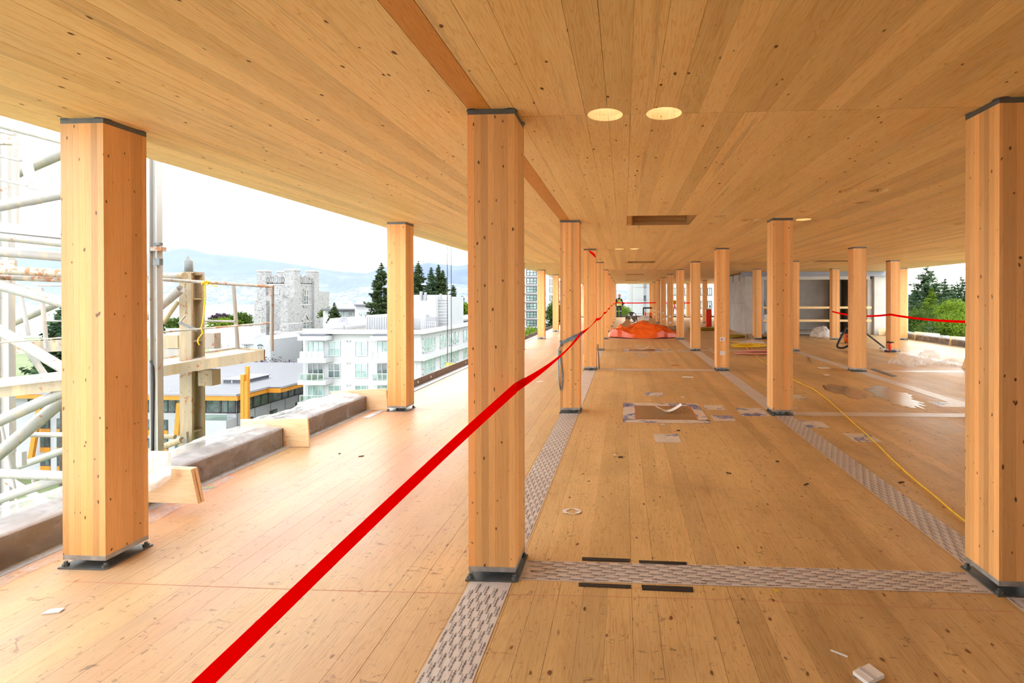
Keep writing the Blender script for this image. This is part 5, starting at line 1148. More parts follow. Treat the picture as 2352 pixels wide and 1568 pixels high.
def leaves(name, C_, N_, S, mat, par, seed):
    """quads with centres C_, unit normals-ish N_, sizes S"""
    r = np.random.default_rng(seed); n = len(C_)
    t1 = np.cross(N_, r.normal(size=(n, 3))); t1 /= np.linalg.norm(t1, axis=1, keepdims=True) + 1e-9
    t2 = np.cross(N_, t1); t2 /= np.linalg.norm(t2, axis=1, keepdims=True) + 1e-9
    a = t1 * S[:, None]; b = t2 * (S * 0.55)[:, None]
    V = np.stack([C_ - a, C_ - b * 0.9, C_ + a, C_ + b * 0.9], 1).reshape(-1, 3)
    o = V.mean(0); me = bpy.data.meshes.new(name); me.vertices.add(n * 4); me.vertices.foreach_set('co', (V - o).ravel())
    me.loops.add(n * 4); me.loops.foreach_set('vertex_index', np.arange(n * 4)); me.polygons.add(n); me.polygons.foreach_set('loop_start', np.arange(n) * 4); me.polygons.foreach_set('loop_total', np.full(n, 4))
    me.materials.append(M[mat]); me.update(); me.validate()
    return inst(me, name, par, Vector(o))
def conifer(u, vtop, dep, rad, label, mat='fir', seed=1, dens=1.0, low=None, sz=0.42):
    top = CAM + ray(u, vtop) * dep; b = Vector((top.x, top.y, GZ)); h = top.z - GZ
    e = empty('conifer_tree', b, label, 'tree', 'tall conifers')
    MB().tube(b, b + Vector((0, 0, h * 0.97)), 0.35, 8, 0.03).build('trunk', M['bark'], e)
    r = np.random.default_rng(seed); C_ = []; N_ = []; S = []
    vis = min(h, low or 22)
    z = 0.0
    while z < vis:
        R_ = 1.35 * rad * min(1.0, (z / vis) ** 0.75 + 0.03) * r.uniform(0.8, 1.12)
        nb = int(6 + 10 * min(1, z / vis))
        for k in range(nb):
            an = r.uniform(0, 2 * math.pi); Lb = R_ * r.uniform(0.65, 1.1); m = int((8 + Lb * 12) * dens)
            s = r.uniform(0.05, 1, m) ** 0.7
            x = np.cos(an) * s * Lb; y = np.sin(an) * s * Lb; zz = h - z - s * Lb * 0.28 + 0.10 * Lb * s ** 3 * 3
            j = 0.10 + 0.16 * (1 - s)[:, None] * Lb * 0.5
            P = np.stack([x + b.x, y + b.y, zz + b.z], 1) + r.normal(size=(m, 3)) * np.minimum(j, 0.45)
            C_.append(P); N_.append(np.stack([np.cos(an) * 0.3 + r.normal(size=m) * 0.4, np.sin(an) * 0.3 + r.normal(size=m) * 0.4, np.ones(m) * 0.9], 1)); S.append(r.uniform(0.5, 1.1, m) * sz * min(1, 0.5 + z / 5))
        z += 0.42 + 0.03 * z
    leaves('foliage', np.concatenate(C_), np.concatenate(N_), np.concatenate(S), mat, e, seed); return e
def broadleaf(u, vc, dep, rx, rz, label, mat='oak', seed=1, n=2600, sz=0.34):
    c = CAM + ray(u, vc) * dep; b = Vector((c.x, c.y, GZ))
    e = empty('leafy_tree', b, label, 'tree', 'broad leafy trees')
    MB().tube(b, (c.x, c.y, c.z - rz * 0.2), 0.4, 8, 0.15).build('trunk', M['bark'], e)
    r = np.random.default_rng(seed); k = 26
    q = r.normal(size=(k, 3)); q /= np.linalg.norm(q, axis=1, keepdims=True); q[:, 2] = np.abs(q[:, 2]) * 1.0 - 0.25
    cc = q * np.array([rx, rx, rz]) * r.uniform(0.35, 0.8, (k, 1)) + np.array(c)
    i = r.integers(0, k, n); d = r.normal(size=(n, 3)); d /= np.linalg.norm(d, axis=1, keepdims=True)
    P = cc[i] + d * (rx * 0.36 * r.uniform(0.6, 1.1, n))[:, None]
    leaves('foliage', P, d * 0.6 + r.normal(size=(n, 3)) * 0.5 + np.array([0, 0, 0.5]), r.uniform(0.5, 1.1, n) * sz, mat, e, seed); return e
conifer(876, 605, 108, 4.6, 'tall dark conifer left of the left edge post', 'fir', 2, 2.2, None, 0.32)
conifer(961, 601, 112, 3.6, 'tall conifer just right of the left edge post', 'fir', 3, 1.8, None, 0.32); conifer(991, 616, 112, 3.4, 'pointed conifer behind the plant room, left of the twin tops', 'fir2', 4, 1.8, None, 0.32); conifer(1007, 610, 116, 3.2, 'pointed conifer behind the plant room, left twin top', 'fir', 5, 1.8, None, 0.32); conifer(1017, 622, 114, 3.6, 'conifer behind the plant room, right twin top', 'fir', 6, 1.8, None, 0.32)
conifer(1041, 656, 112, 3.0, 'shorter conifer right of the plant room', 'fir', 7); conifer(1062, 682, 108, 3.6, 'small conifer beside the middle foreground post', 'fir2', 8)
broadleaf(1040, 712, 104, 3.6, 2.8, 'yellow-green tree right of the plant room', 'oak', 9); broadleaf(1064, 716, 100, 2.6, 2.0, 'bright green tree beside the middle foreground post', 'maple', 10); broadleaf(985, 690, 120, 5, 3.0, 'green trees low behind the plant room', 'oak', 12)
conifer(768, 697, 130, 1.6, 'tiny conifer behind the low glassy building', 'fir', 13, 1.0, 5)
broadleaf(406, 752, 200, 8, 4.2, 'green tree by the water left of the cream column', 'oak', 14, 2500, 0.6); broadleaf(505, 736, 205, 4.6, 3.6, 'dark purple tree by the water', 'plum', 15, 1800, 0.55); broadleaf(548, 737, 200, 6.5, 3.6, 'green tree by the water left of the stone tower', 'oak', 16, 2400, 0.55); broadleaf(512, 746, 190, 6, 2.0, 'low bright tree under the purple tree', 'maple', 17, 1800, 0.5); broadleaf(749, 720, 150, 2.4, 2.2, 'small dark tree beside the castle tower', 'oak', 18, 900, 0.4)
conifer(141, 706, 60, 2.6, 'conifer branches beside the left foreground post', 'fir2', 19, 1.0, 8)
broadleaf(620, 846, 120, 7, 1.6, 'bare brownish shrub below the stone wing', 'plum', 20, 900, 0.3)
# right side
conifer(2131, 611, 76, 5.2, 'tallest conifer in the gap at the right', 'fir2', 21, 3.0, 14, 0.24); conifer(2170, 642, 80, 3.8, 'conifer stepping down right of the tallest one', 'fir2', 22, 2.6, 12, 0.24); conifer(2208, 637, 84, 3.6, 'pointed conifer against the right foreground post', 'fir2', 23, 2.4, 12, 0.24); conifer(2187, 655, 95, 2.6, 'distant conifer between two nearer conifers at right', 'fir2', 24, 2.0, 12, 0.26); conifer(2100, 662, 90, 3.4, 'darker conifer beside the right edge post', 'fir2', 25, 2.4, 12, 0.25); conifer(2140, 664, 66, 2.0, 'small yellowish conifer before the tallest one', 'maple', 26, 2.6, 8, 0.18)
broadleaf(2135, 738, 58, 3.0, 2.2, 'mid green tree low in the right gap', 'oak', 27, 11000, 0.095); broadleaf(2200, 724, 52, 2.3, 1.9, 'bright yellow-green tree against right foreground post', 'maple', 28, 11000, 0.09); broadleaf(2105, 745, 54, 2.2, 2.0, 'shaded green tree beside the right edge post', 'oak', 29, 9000, 0.095); broadleaf(2165, 760, 50, 2.6, 2.0, 'green shrubs just beyond the right slab edge', 'oak', 30, 9000, 0.09); broadleaf(2208, 755, 48, 2.4, 2.2, 'bright lower leaves at the right gap', 'maple', 31, 9000, 0.09); conifer(2136, 742, 46, 1.0, 'small pale young fir beyond the right edge', 'fir2', 32, 1.2, 3, 0.16)
for i, (u, v, d) in enumerate(((2070, 700, 110), (2150, 700, 120), (2230, 690, 115))): broadleaf(u, v + 25, d, 7, 6, ['dark trees deep behind the right edge post', 'dark trees deep behind the right gap', 'dark trees deep behind right foreground post'][i], 'oak', 40 + i, 2600, 0.5)
# far end and behind tower
broadleaf(1433, 716, 62, 1.3, 1.2, 'yellow-green bush beyond the worker', 'maple', 50, 4200, 0.065); conifer(1430, 694, 110, 2.2, 'distant conifer right of the worker', 'fir', 51, 0.8, 8); broadleaf(1220, 775, 70, 2.6, 1.4, 'yellow-green bush below the white tower block', 'maple', 52, 1500, 0.2)
conifer(1276, 668, 150, 4, 'dark conifers behind the slim left edge posts', 'fir', 53, 0.8); conifer(1290, 690, 150, 4, 'dark conifer glimpsed beside the rope-tied post', 'fir', 54, 0.8); broadleaf(1275, 720, 140, 4, 4, 'green tree behind the slim left edge posts', 'oak', 55, 1500, 0.4); conifer(1417, 690, 120, 1.6, 'conifer glimpsed left of the worker', 'fir', 56, 0.8, 8)
# ------------------------------------------------------------------ concrete core
YC0 = 18.4
cxl = at(1711, 760, YC0).x
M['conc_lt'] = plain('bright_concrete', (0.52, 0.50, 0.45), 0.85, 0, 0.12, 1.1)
core = empty('wall_core', (9.0, 20.5, 0), 'concrete stair core with dark openings behind the posts', None, None, 'structure')
x_a = at(1755, 760, YC0).x; x_b = at(1999, 760, YC0).x; x_c = at(2011, 760, YC0).x; x_d = at(2089, 760, YC0).x
MB().box(cxl, x_a, YC0, 23.0, 0, ZC - 0.06).build('concrete_pier', M['conc'], core)
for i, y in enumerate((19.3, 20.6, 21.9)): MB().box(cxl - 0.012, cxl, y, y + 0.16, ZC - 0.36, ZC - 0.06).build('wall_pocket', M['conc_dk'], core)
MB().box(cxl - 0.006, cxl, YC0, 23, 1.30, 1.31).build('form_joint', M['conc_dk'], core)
MB().box(x_b, x_c, YC0 + 0.25, 23.0, 0, ZC - 0.3).build('concrete_jamb', M['conc'], core)
MB().box(x_c, x_d, YC0 + 0.1, 23.0, -0.4, ZC + 0.4).build('concrete_pier', M['conc_lt'], core)
MB().box(at(1755, 700, 21.2).x, at(1903, 700, 21.2).x, 21.2, 21.4, 0, ZC).build('shaft_wall', M['conc'], core)
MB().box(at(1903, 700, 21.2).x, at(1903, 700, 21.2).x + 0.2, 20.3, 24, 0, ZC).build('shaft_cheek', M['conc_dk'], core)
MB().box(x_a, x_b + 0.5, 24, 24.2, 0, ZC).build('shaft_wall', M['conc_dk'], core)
MB().box(x_a, x_b, YC0 + 0.02, YC0 + 0.3, ZC - 0.33, ZC - 0.20).build('lintel', M['conc_lt'], core)
MB().box(cxl - 0.1, x_c + 0.6, YC0 - 0.06, YC0 + 0.3, ZC - 0.20, ZC - 0.004).build('header_beam', plain('blue_grey_steel', (0.24, 0.25, 0.28), 0.5, 0.2), core)
MB().box(x_a + 0.05, at(1903, 700, 21).x, YC0 + 0.05, 21.2, 0.0, 0.05).build('concrete_sill', M['conc_lt'], core)
MB().box(x_a + 0.05, at(1903, 700, 21).x, YC0 - 0.02, YC0 + 0.05, 0.0, 0.03).build('sill_edge', M['black'], core)
MB().poly([at(1755, 685, 19.6), at(1766, 735, 19.6), at(1757, 735, 19.6), at(1750, 700, 19.6)], (0, 0.1, 0)).build('diagonal_prop', M['conc_dk'], core)
for v, nm in ((706, 'upper'), (735.5, 'lower')):
    a = at(1750, v, YC0 + 0.18); b = at(2000, v, YC0 + 0.18)
    for i, (u0_, u1_) in enumerate(((1752, 1906), (1906, 2001))):
        tag(MB().box(at(u0_, v, YC0).x, at(u1_, v, YC0).x, YC0 - 0.05 + 0.001 * i, YC0 - 0.012, a.z - 0.045, a.z + 0.045).build('guard_rail_board', M['lumber']), nm + (' timber guard rail across the grey shaft wall' if i == 0 else ' timber guard rail across the dark right shaft'), 'rail', 'timber guard rails at the core')
for i in range(2):
    p = at(1760, 757, 19.2); 
    tag(MB().lathe([(0, 0), (0.14, 0), (0.15, 0.36), (0.13, 0.38), (0, 0.38)], (p.x + 0.0, 19.4, 0.052 + 0.385 * i), 18).build('paint_pail', M['paper'], None, True), ['lower', 'upper'][i] + ' white pail stacked in the core opening', 'pail', 'stacked white pails')
P = [at(u, v, YC0 - 0.35) for u, v in ((2016, 756), (2040, 753), (2040, 771), (2020, 771))]
tag(MB().poly([Vector((p.x, p.y, max(0.01, p.z))) for p in P], (0.02, 0.05, 0)).build('plywood_offcut', M['ply']), 'small plywood offcut leaning at bright core pier', 'board')

# ------------------------------------------------------------------ red tape runs
def ribbon(mb, a, b, wd, sag=0.0, n=14, twist=0.0, up=Vector((0, 0, 1))):
    a = Vector(a); b = Vector(b); d = (b - a).normalized(); w_ = (up - d * up.dot(d)).normalized(); nrm = d.cross(w_)
    V = []
    for i in range(n + 1):
        t_ = i / n; p = a.lerp(b, t_) - Vector((0, 0, sag * 4 * t_ * (1 - t_))); an = twist * math.sin(t_ * math.pi)
        ww = w_ * math.cos(an) + nrm * math.sin(an)
        V += [p - ww * wd / 2, p + ww * wd / 2]
    k = len(V); V += [v + nrm * 0.0006 for v in V]
    F = [(2 * i, 2 * i + 1, 2 * i + 3, 2 * i + 2) for i in range(n)] + [(k + 2 * i, k + 2 * i + 2, k + 2 * i + 3, k + 2 * i + 1) for i in range(n)]
    mb.add(V, F)
h = 0.1325 + 0.006
c0 = at(1190, 890, -h); c0.x = h; c1 = Vector((h + 0.004, D - h, at(1335, 767, D - h).z)); c2 = Vector((h + 0.004, 2 * D - h, at(1371, 733, 2 * D - h).z))
n0 = CAM + ray(478, 1572) * 1.24; n0 = n0 + (n0 - c0) * 0.35
mb = MB(); ribbon(mb, n0, c0, 0.062, -0.02, 24, 0.15); ribbon(mb, c0, c1, 0.055, 0.05, 24, 0.5); ribbon(mb, c1, c2, 0.055, 0.03, 20, 0.6)
pz = c2
for k, z in ((3, 1.12), (4, 1.16), (5, 1.20), (6, 1.25), (7, 1.22), (8, 1.19)):
    q = Vector((h + 0.004, k * D - h, z)); ribbon(mb, pz, q, 0.055, 0.06, 12, 0.25); pz = q
tag(mb.build('red_barrier_tape', M['redtape']), 'long red barrier tape running from lower left past the post row', 'tape')
mb = MB(); r8 = Vector((RX['R'] + h, 8 * D - h, 1.20)); ribbon(mb, pz + Vector((0.004, 0, 0)), r8, 0.07, 0.02, 10); tag(mb.build('red_barrier_tape', M['redtape']), 'red tape stretched across the far end behind the tarpaulin', 'tape')
mb = MB(); ribbon(mb, r8 + Vector((0.004, 0, 0)), (RX['S'] - h, 8 * D - h - 0.01, 1.19), 0.07, 0.03, 8); tag(mb.build('red_barrier_tape', M['redtape']), 'far red tape seen between notice posts', 'tape')
mb = MB(); t4 = Vector((RX['T'] - h - 0.004, 4 * D - h - 0.004, at(1905, 715, 4 * D - h).z)); t3 = Vector((RX['T'] - h - 0.004, 3 * D - h - 0.004, at(2037, 722, 3 * D - h).z)); t2 = Vector((RX['T'] - h, 2 * D - h - 0.004, t3.z - 0.02))
ribbon(mb, t4, t3, 0.055, 0.10, 16, 0.3); ribbon(mb, t3, t2, 0.06, 0.06, 14, 0.3); tag(mb.build('red_barrier_tape', M['redtape']), 'red tape strung in front of the core towards the right', 'tape')
P = [Vector((p.x, 2 * D - h - 0.004, p.z)) for p in (at(1351, 572.5, 2 * D - h), at(1355, 580, 2 * D - h), at(1369, 593, 2 * D - h), at(1366, 583, 2 * D - h))]
tag(MB().poly(P, (0, 0.003, 0)).build('red_ribbon_scrap', M['redtape']), 'scrap of red ribbon high on the third tape-row post', 'tape')
# blue-grey rope on second post
M['rope'] = plain('blue_grey_rope', (0.20, 0.28, 0.34), 0.7, 0, 0.4, 30)
yq = D - 0.1325 - 0.012; f_ = lambda u, v, y=yq: at(u, v, y)
e = empty('tie_rope', tuple(f_(1287, 850)), 'blue-grey rope tied round a post with a hanging loop', 'rope')
sh_ = MB()
for dv in (0, 3.2, 6.4): sh_.path([f_(1336, 763 + dv), f_(1320, 770 + dv), f_(1300, 780 + dv * 0.8), f_(1289, 786 + dv * 0.6)], 0.009, 8)
sh_.path([f_(1289, 789), Vector((-0.148, D, f_(1289, 789).z)), Vector((-0.148, D + 0.14, f_(1289, 787).z)), Vector((0.0, D + 0.15, f_(1289, 780).z)), Vector((0.148, D + 0.14, f_(1336, 767).z)), Vector((0.148, D, f_(1336, 766).z)), f_(1337, 765)], 0.009, 8)
sh_.build('wrapped_turns', M['rope'], e, True)
MB().path([f_(1289, 790, yq - .01), f_(1284, 800), f_(1283, 820), f_(1283.5, 845), f_(1284, 870), f_(1285.5, 890), f_(1287.5, 897), f_(1290, 893), f_(1291.5, 875), f_(1292, 860), f_(1290, 845), f_(1287, 825), f_(1285.5, 805)], 0.008, 8).build('hanging_loop', M['rope'], e, True)
MB().path([f_(1289, 786, yq - .012), f_(1287, 790, yq - .02), f_(1290, 794, yq - .01), f_(1286, 782)], 0.011, 8).build('knot', M['rope'], e, True)
# plywood slips beside third post
for (a, b, c_, d_) in ((1338, 1341, 770, 781), (1338.5, 1342, 814, 843)):
    p = at(a, c_, 2 * D); q = at(b, d_, 2 * D)
    tag(MB().box(-0.165, -0.139, 2 * D - 0.08, 2 * D + 0.06, max(0.012, q.z), p.z).build('wood_slip', M['ply']), 'small wood slip fixed on third tape-row post, ' + ('upper' if c_ < 800 else 'lower'), 'wood slip', 'wood slips on a post')
P = [at(1371.5, 790, 2 * D + 0.2), at(1376, 845, 2 * D + 0.2)]
tag(MB().poly([(0.15, 2 * D + 0.02, P[0].z), (0.162, 2 * D + 0.02, P[0].z), (0.20, 2 * D - 0.02, 0.012), (0.18, 2 * D - 0.02, 0.012)], (0, 0.24, 0)).build('leaning_board', M['crate']), 'dark board leaning against the third tape-row post', 'board')

# ------------------------------------------------------------------ paper notices
def notice(k, u0_, v0_, u1_, v1_, label, red=False):
    y = k * D - 0.1325 - 0.0015; a = at(u0_, v0_, y); b = at(u1_, v1_, y)
    e = empty('paper_notice', ((a.x + b.x) / 2, y, b.z), label, 'notice', 'white paper notices on posts')
    MB().box(a.x, b.x, y - 0.0008, y + 0.0008, b.z, a.z).build('sheet', M['paper'], e)
    if k == 2:
        t_ = MB()
        for i in range(3):
            z = a.z - (a.z - b.z) * (0.22 + 0.2 * i); w_ = (b.x - a.x); t_.box(a.x + w_ * 0.15, a.x + w_ * (0.8 - 0.12 * (i % 2)), y - 0.0014, y - 0.0009, z - 0.0035, z)
        t_.build('printed_lines', M['zinc'], e)
        if red: MB().box(a.x + 0.022, a.x + 0.05, y - 0.0016, y - 0.001, b.z + 0.02, b.z + 0.045).build('red_mark', M['redtape'], e)
for k, u0_, v0_, u1_, v1_, lb, rd in ((2, 1653.8, 774, 1665, 783, 'paper notice with red mark on the nearest notice post', True), (2, 1653.8, 806, 1665, 815, 'plain paper notice low on the nearest notice post', False),
    (5, 1536.6, 724.5, 1541.8, 728.8, 'upper paper notices on post behind tarpaulin right end', False), (5, 1537.2, 738.5, 1542.2, 743, 'lower paper notice on post behind tarpaulin right end', False), (6, 1521.3, 716.3, 1525.7, 720, 'upper notice on second-left of the far notice posts', False), (6, 1522, 731, 1526.5, 734.5, 'lower notice on second-left of the far notice posts', False),
    (7, 1510.8, 714.3, 1514.5, 717.8, 'upper notice on third of the far notice posts', False), (7, 1510.8, 726, 1514.5, 729.4, 'lower notice on third of the far notice posts', False), (8, 1501.7, 711.4, 1505, 714.2, 'upper notice on the farthest notice post', False), (8, 1501.7, 720.8, 1505, 723.6, 'lower notice on the farthest notice post', False)):
    notice(k, u0_, v0_, u1_, v1_, lb, rd)

# ------------------------------------------------------------------ orange tarpaulin heap
t = NT('orange_tarpaulin'); gp = t.new('ShaderNodeNewGeometry').outputs['Position']; n = t.noise(gp, 5, 5, 0.6, 0.8)
t.pbsdf(t.mix(t.ramp(n, [(0.3, 0.0), (0.7, 1.0)]), (0.78, 0.085, 0.004), (0.90, 0.15, 0.015)), 0.28, 0, t.bump(t.noise(gp, 14, 2, 0.5), 0.18, 0.02), spec=0.6); M['tarp'] = t.m
def tarp_fn(a, b):
    u = a * 2 - 1; v = b * 2 - 1
    r = math.hypot(u, v); m = max(abs(u), abs(v)); l = r or 1; u2, v2 = u * m / l, v * m / l
    tri = lambda x: abs((x % 1.0) - 0.5) * 2
    wob = mnoise.noise((u2 * 1.3 + 7, v2 * 1.3, 4)); wob2 = mnoise.noise((u2 * 2.1 - 3, v2 * 2.3, 8))
    f1 = tri(u2 * 1.9 + v2 * 0.9 + wob * 0.9) ** 1.4; f2 = tri(u2 * 3.1 - v2 * 1.7 + wob2 * 0.9 + 0.3) ** 1.4; f3 = tri(u2 * 5.6 + v2 * 3.1 + wob * 1.6) ** 1.2; f4 = tri(v2 * 2.7 + u2 * 0.6 + wob2 * 1.2)
    n1 = mnoise.noise((u2 * 1.6 + 2, v2 * 1.6, 1)); n2 = 1 - 2.4 * abs(mnoise.noise((u2 * 4 + 1 + v2, v2 * 2.5, 3))); n3 = 1 - 2.4 * abs(mnoise.noise((u2 * 8 - v2 * 2, v2 * 6, 6)))
    prof = float(np.interp(u2, [-1, -0.85, -0.6, -0.35, -0.05, 0.25, 0.45, 0.65, 0.85, 1], [0.02, 0.25, 0.43, 0.42, 0.54, 0.55, 0.46, 0.32, 0.13, 0.01]))
    e = max(0.0, 1 - v2 * v2) ** 0.55
    z = prof * e * (1 + 0.16 * n1) + (0.045 * f1 + 0.03 * f2 + 0.022 * f3 + 0.02 * f4 - 0.02) * (0.35 + e) + 0.01
    return (1.50 + 1.38 * u2 * (1 + 0.05 * n2), 17.15 + 0.85 * v2 * (1 + 0.12 * n1), max(0.006, z * (1 if m < 0.999 else 0.15)))
tag(MB().grid(tarp_fn, 120, 84).build('orange_tarpaulin', M['tarp'], None, True), 'crumpled orange tarpaulin heaped over something on the deck', 'tarpaulin'); shade_auto(bpy.data.objects['orange_tarpaulin'], 24)
M['card'] = plain('corrugated_cardboard', (0.42, 0.25, 0.10), 0.8, 0, 0.15, 8)
def card(pix, Y, label, fold=None):
    P = [at(u, v, Y) for u, v in pix]; e = empty('cardboard_piece', (P[0].x, Y, min(p.z for p in P)), label, 'cardboard', 'brown cardboard pieces')
    MB().poly([P[0], P[1], P[2], P[3]], (0, 0.02, 0.01)).build('flap', M['card'], e)
    if len(P) > 4: MB().poly([P[3], P[2], P[4], P[5]], (0, 0.022, 0.01)).build('flap', M['card'], e)
card([(1440.5, 731.5), (1450, 740), (1445, 748), (1433.5, 739.5), (1435.5, 755.5), (1426, 747)], 16.75, 'folded cardboard lying on left of the orange tarpaulin')
card([(1491, 731), (1505, 731), (1508, 744.5), (1489.5, 745)], 16.8, 'cardboard piece on right of the orange tarpaulin')
e = empty('wooden_crate', (2.65, 18.5, 0), 'low dark wooden skid behind right end of tarpaulin', 'crate')
for i in range(4): MB().box(2.15, 3.0, 18.3, 18.36, 0.03 + 0.075 * i, 0.10 + 0.075 * i).build('board', M['crate'], e)
for x in (2.15, 2.9): MB().box(x, x + 0.1, 18.36, 19.0, 0.0, 0.33).build('bearer', M['crate'], e)
MB().box(2.15, 3.0, 18.36, 19.0, 0.30, 0.33).build('lid', M['crate'], e)

# ------------------------------------------------------------------ drum fan, generator, sheet heap
fc = at(1450, 728.5, 27.0); R_ = 12.8 * 29.9 / FPX
fan = empty('drum_fan', (fc.x, 27.0, fc.z - R_), 'black drum fan with broad blades behind the tarpaulin', 'fan')
RX90 = Matrix.Rotation(math.pi / 2, 3, 'X')
shade_auto(MB().lathe([(R_, -0.11), (R_, 0.11), (R_ * 0.93, 0.12), (R_ * 0.9, 0.10), (R_ * 0.9, -0.10), (R_ * 0.93, -0.12), (R_, -0.11)], fc, 40, RX90).build('housing_ring', M['black'], fan))
M['fan_grey'] = plain('grey_fan_blade', (0.16, 0.145, 0.12), 0.5, 0.2)
for k in range(3):
    A = Matrix.Translation(fc) @ Matrix.Rotation(k * 2 * math.pi / 3, 4, 'Y'); mb = MB()
    mb.grid(lambda a, b: A @ Vector(((a - 0.5) * (0.10 + 0.22 * b) , 0.07 * (a - 0.5) * (1 - 0.4 * b), 0.05 + (R_ * 0.86 - 0.05) * b)), 6, 6); mb.build('blade', M['fan_grey'], fan, True)
MB().lathe([(0, -0.07), (0.05, -0.07), (0.075, -0.03), (0.075, 0.06), (0, 0.06)], fc, 16, RX90).build('motor_hub', M['steel_lt'], fan, True)
g_ = MB()
for rr in (0.35, 0.6, 0.8): g_.path([fc + Vector((R_ * rr * math.cos(t_), -0.115, R_ * rr * math.sin(t_))) for t_ in np.linspace(0, 2 * math.pi, 28)[:-1]], 0.003, 4, True)
for t_ in np.linspace(0, 2 * math.pi, 13)[:-1]: g_.tube(fc + Vector((0.05 * math.cos(t_), -0.115, 0.05 * math.sin(t_))), fc + Vector((R_ * 0.93 * math.cos(t_), -0.115, R_ * 0.93 * math.sin(t_))), 0.003, 4)

zb = fc.z - R_
st = MB(); st.tube((fc.x - R_, 27, fc.z), (fc.x - R_ * 1.05, 27, 0.02), 0.018, 8); st.tube((fc.x + R_, 27, fc.z), (fc.x + R_ * 1.05, 27, 0.02), 0.018, 8); st.tube((fc.x - R_ * 1.05, 26.8, 0.02), (fc.x - R_ * 1.05, 27.3, 0.02), 0.02, 8); st.tube((fc.x + R_ * 1.05, 26.8, 0.02), (fc.x + R_ * 1.05, 27.3, 0.02), 0.02, 8); st.build('stand', M['black'], fan)
YG = 35.0
gp0 = at(1478, 727, YG); gp1 = at(1498, 707, YG); gx0_, gx1_ = gp0.x, at(1500, 700, YG).x; gzt = gp1.z
gen = empty('generator', ((gx0_ + gx1_) / 2, YG, 0), 'orange and white machine in a dark tube frame at far end', 'generator')
fr = MB()
for x in (gx0_, gx1_ + 0.15):
    for y in (YG, YG + 0.5): fr.tube((x, y, 0.01), (x, y, gzt), 0.04, 8)
    fr.tube((x, YG, gzt), (x, YG + 0.5, gzt), 0.04, 8); fr.tube((x, YG, 0.06), (x, YG + 0.5, 0.06), 0.04, 8)
for y in (YG, YG + 0.5): fr.tube((gx0_, y, gzt), (gx1_ + 0.15, y, gzt), 0.05, 8); fr.tube((gx0_, y, 0.06), (gx1_ + 0.15, y, 0.06), 0.05, 8)
fr.build('tube_frame', M['black'], gen)
M['gorange'] = plain('orange_machine_paint', (0.75, 0.12, 0.01), 0.4)
wd = gx1_ - gx0_
MB().box(gx0_ + 0.1, gx0_ + 0.2, YG + 0.03, YG + 0.45, 0.12, 0.46).build('end_cover', M['gorange'], gen); MB().box(gx0_ + 0.2, gx0_ + wd * 0.62, YG + 0.05, YG + 0.45, 0.12, 0.42).build('engine_block', M['paper'], gen); MB().box(gx0_ + wd * 0.62, gx1_ + 0.1, YG + 0.02, YG + 0.45, 0.12, 0.43).build('fuel_tank', M['gorange'], gen)
MB().box(gx0_ + 0.55, gx0_ + 0.62, YG + 0.03, YG + 0.05, 0.16, 0.36).build('vent_slots', M['black'], gen)
crumple('white_sheet_heap', 2.15, 31.3, 0.75, 0.6, 0.32, M['plastic_white'], 'heap of whitish sheeting between fan and generator', 'plastic sheet', 21, 26, 2.2)
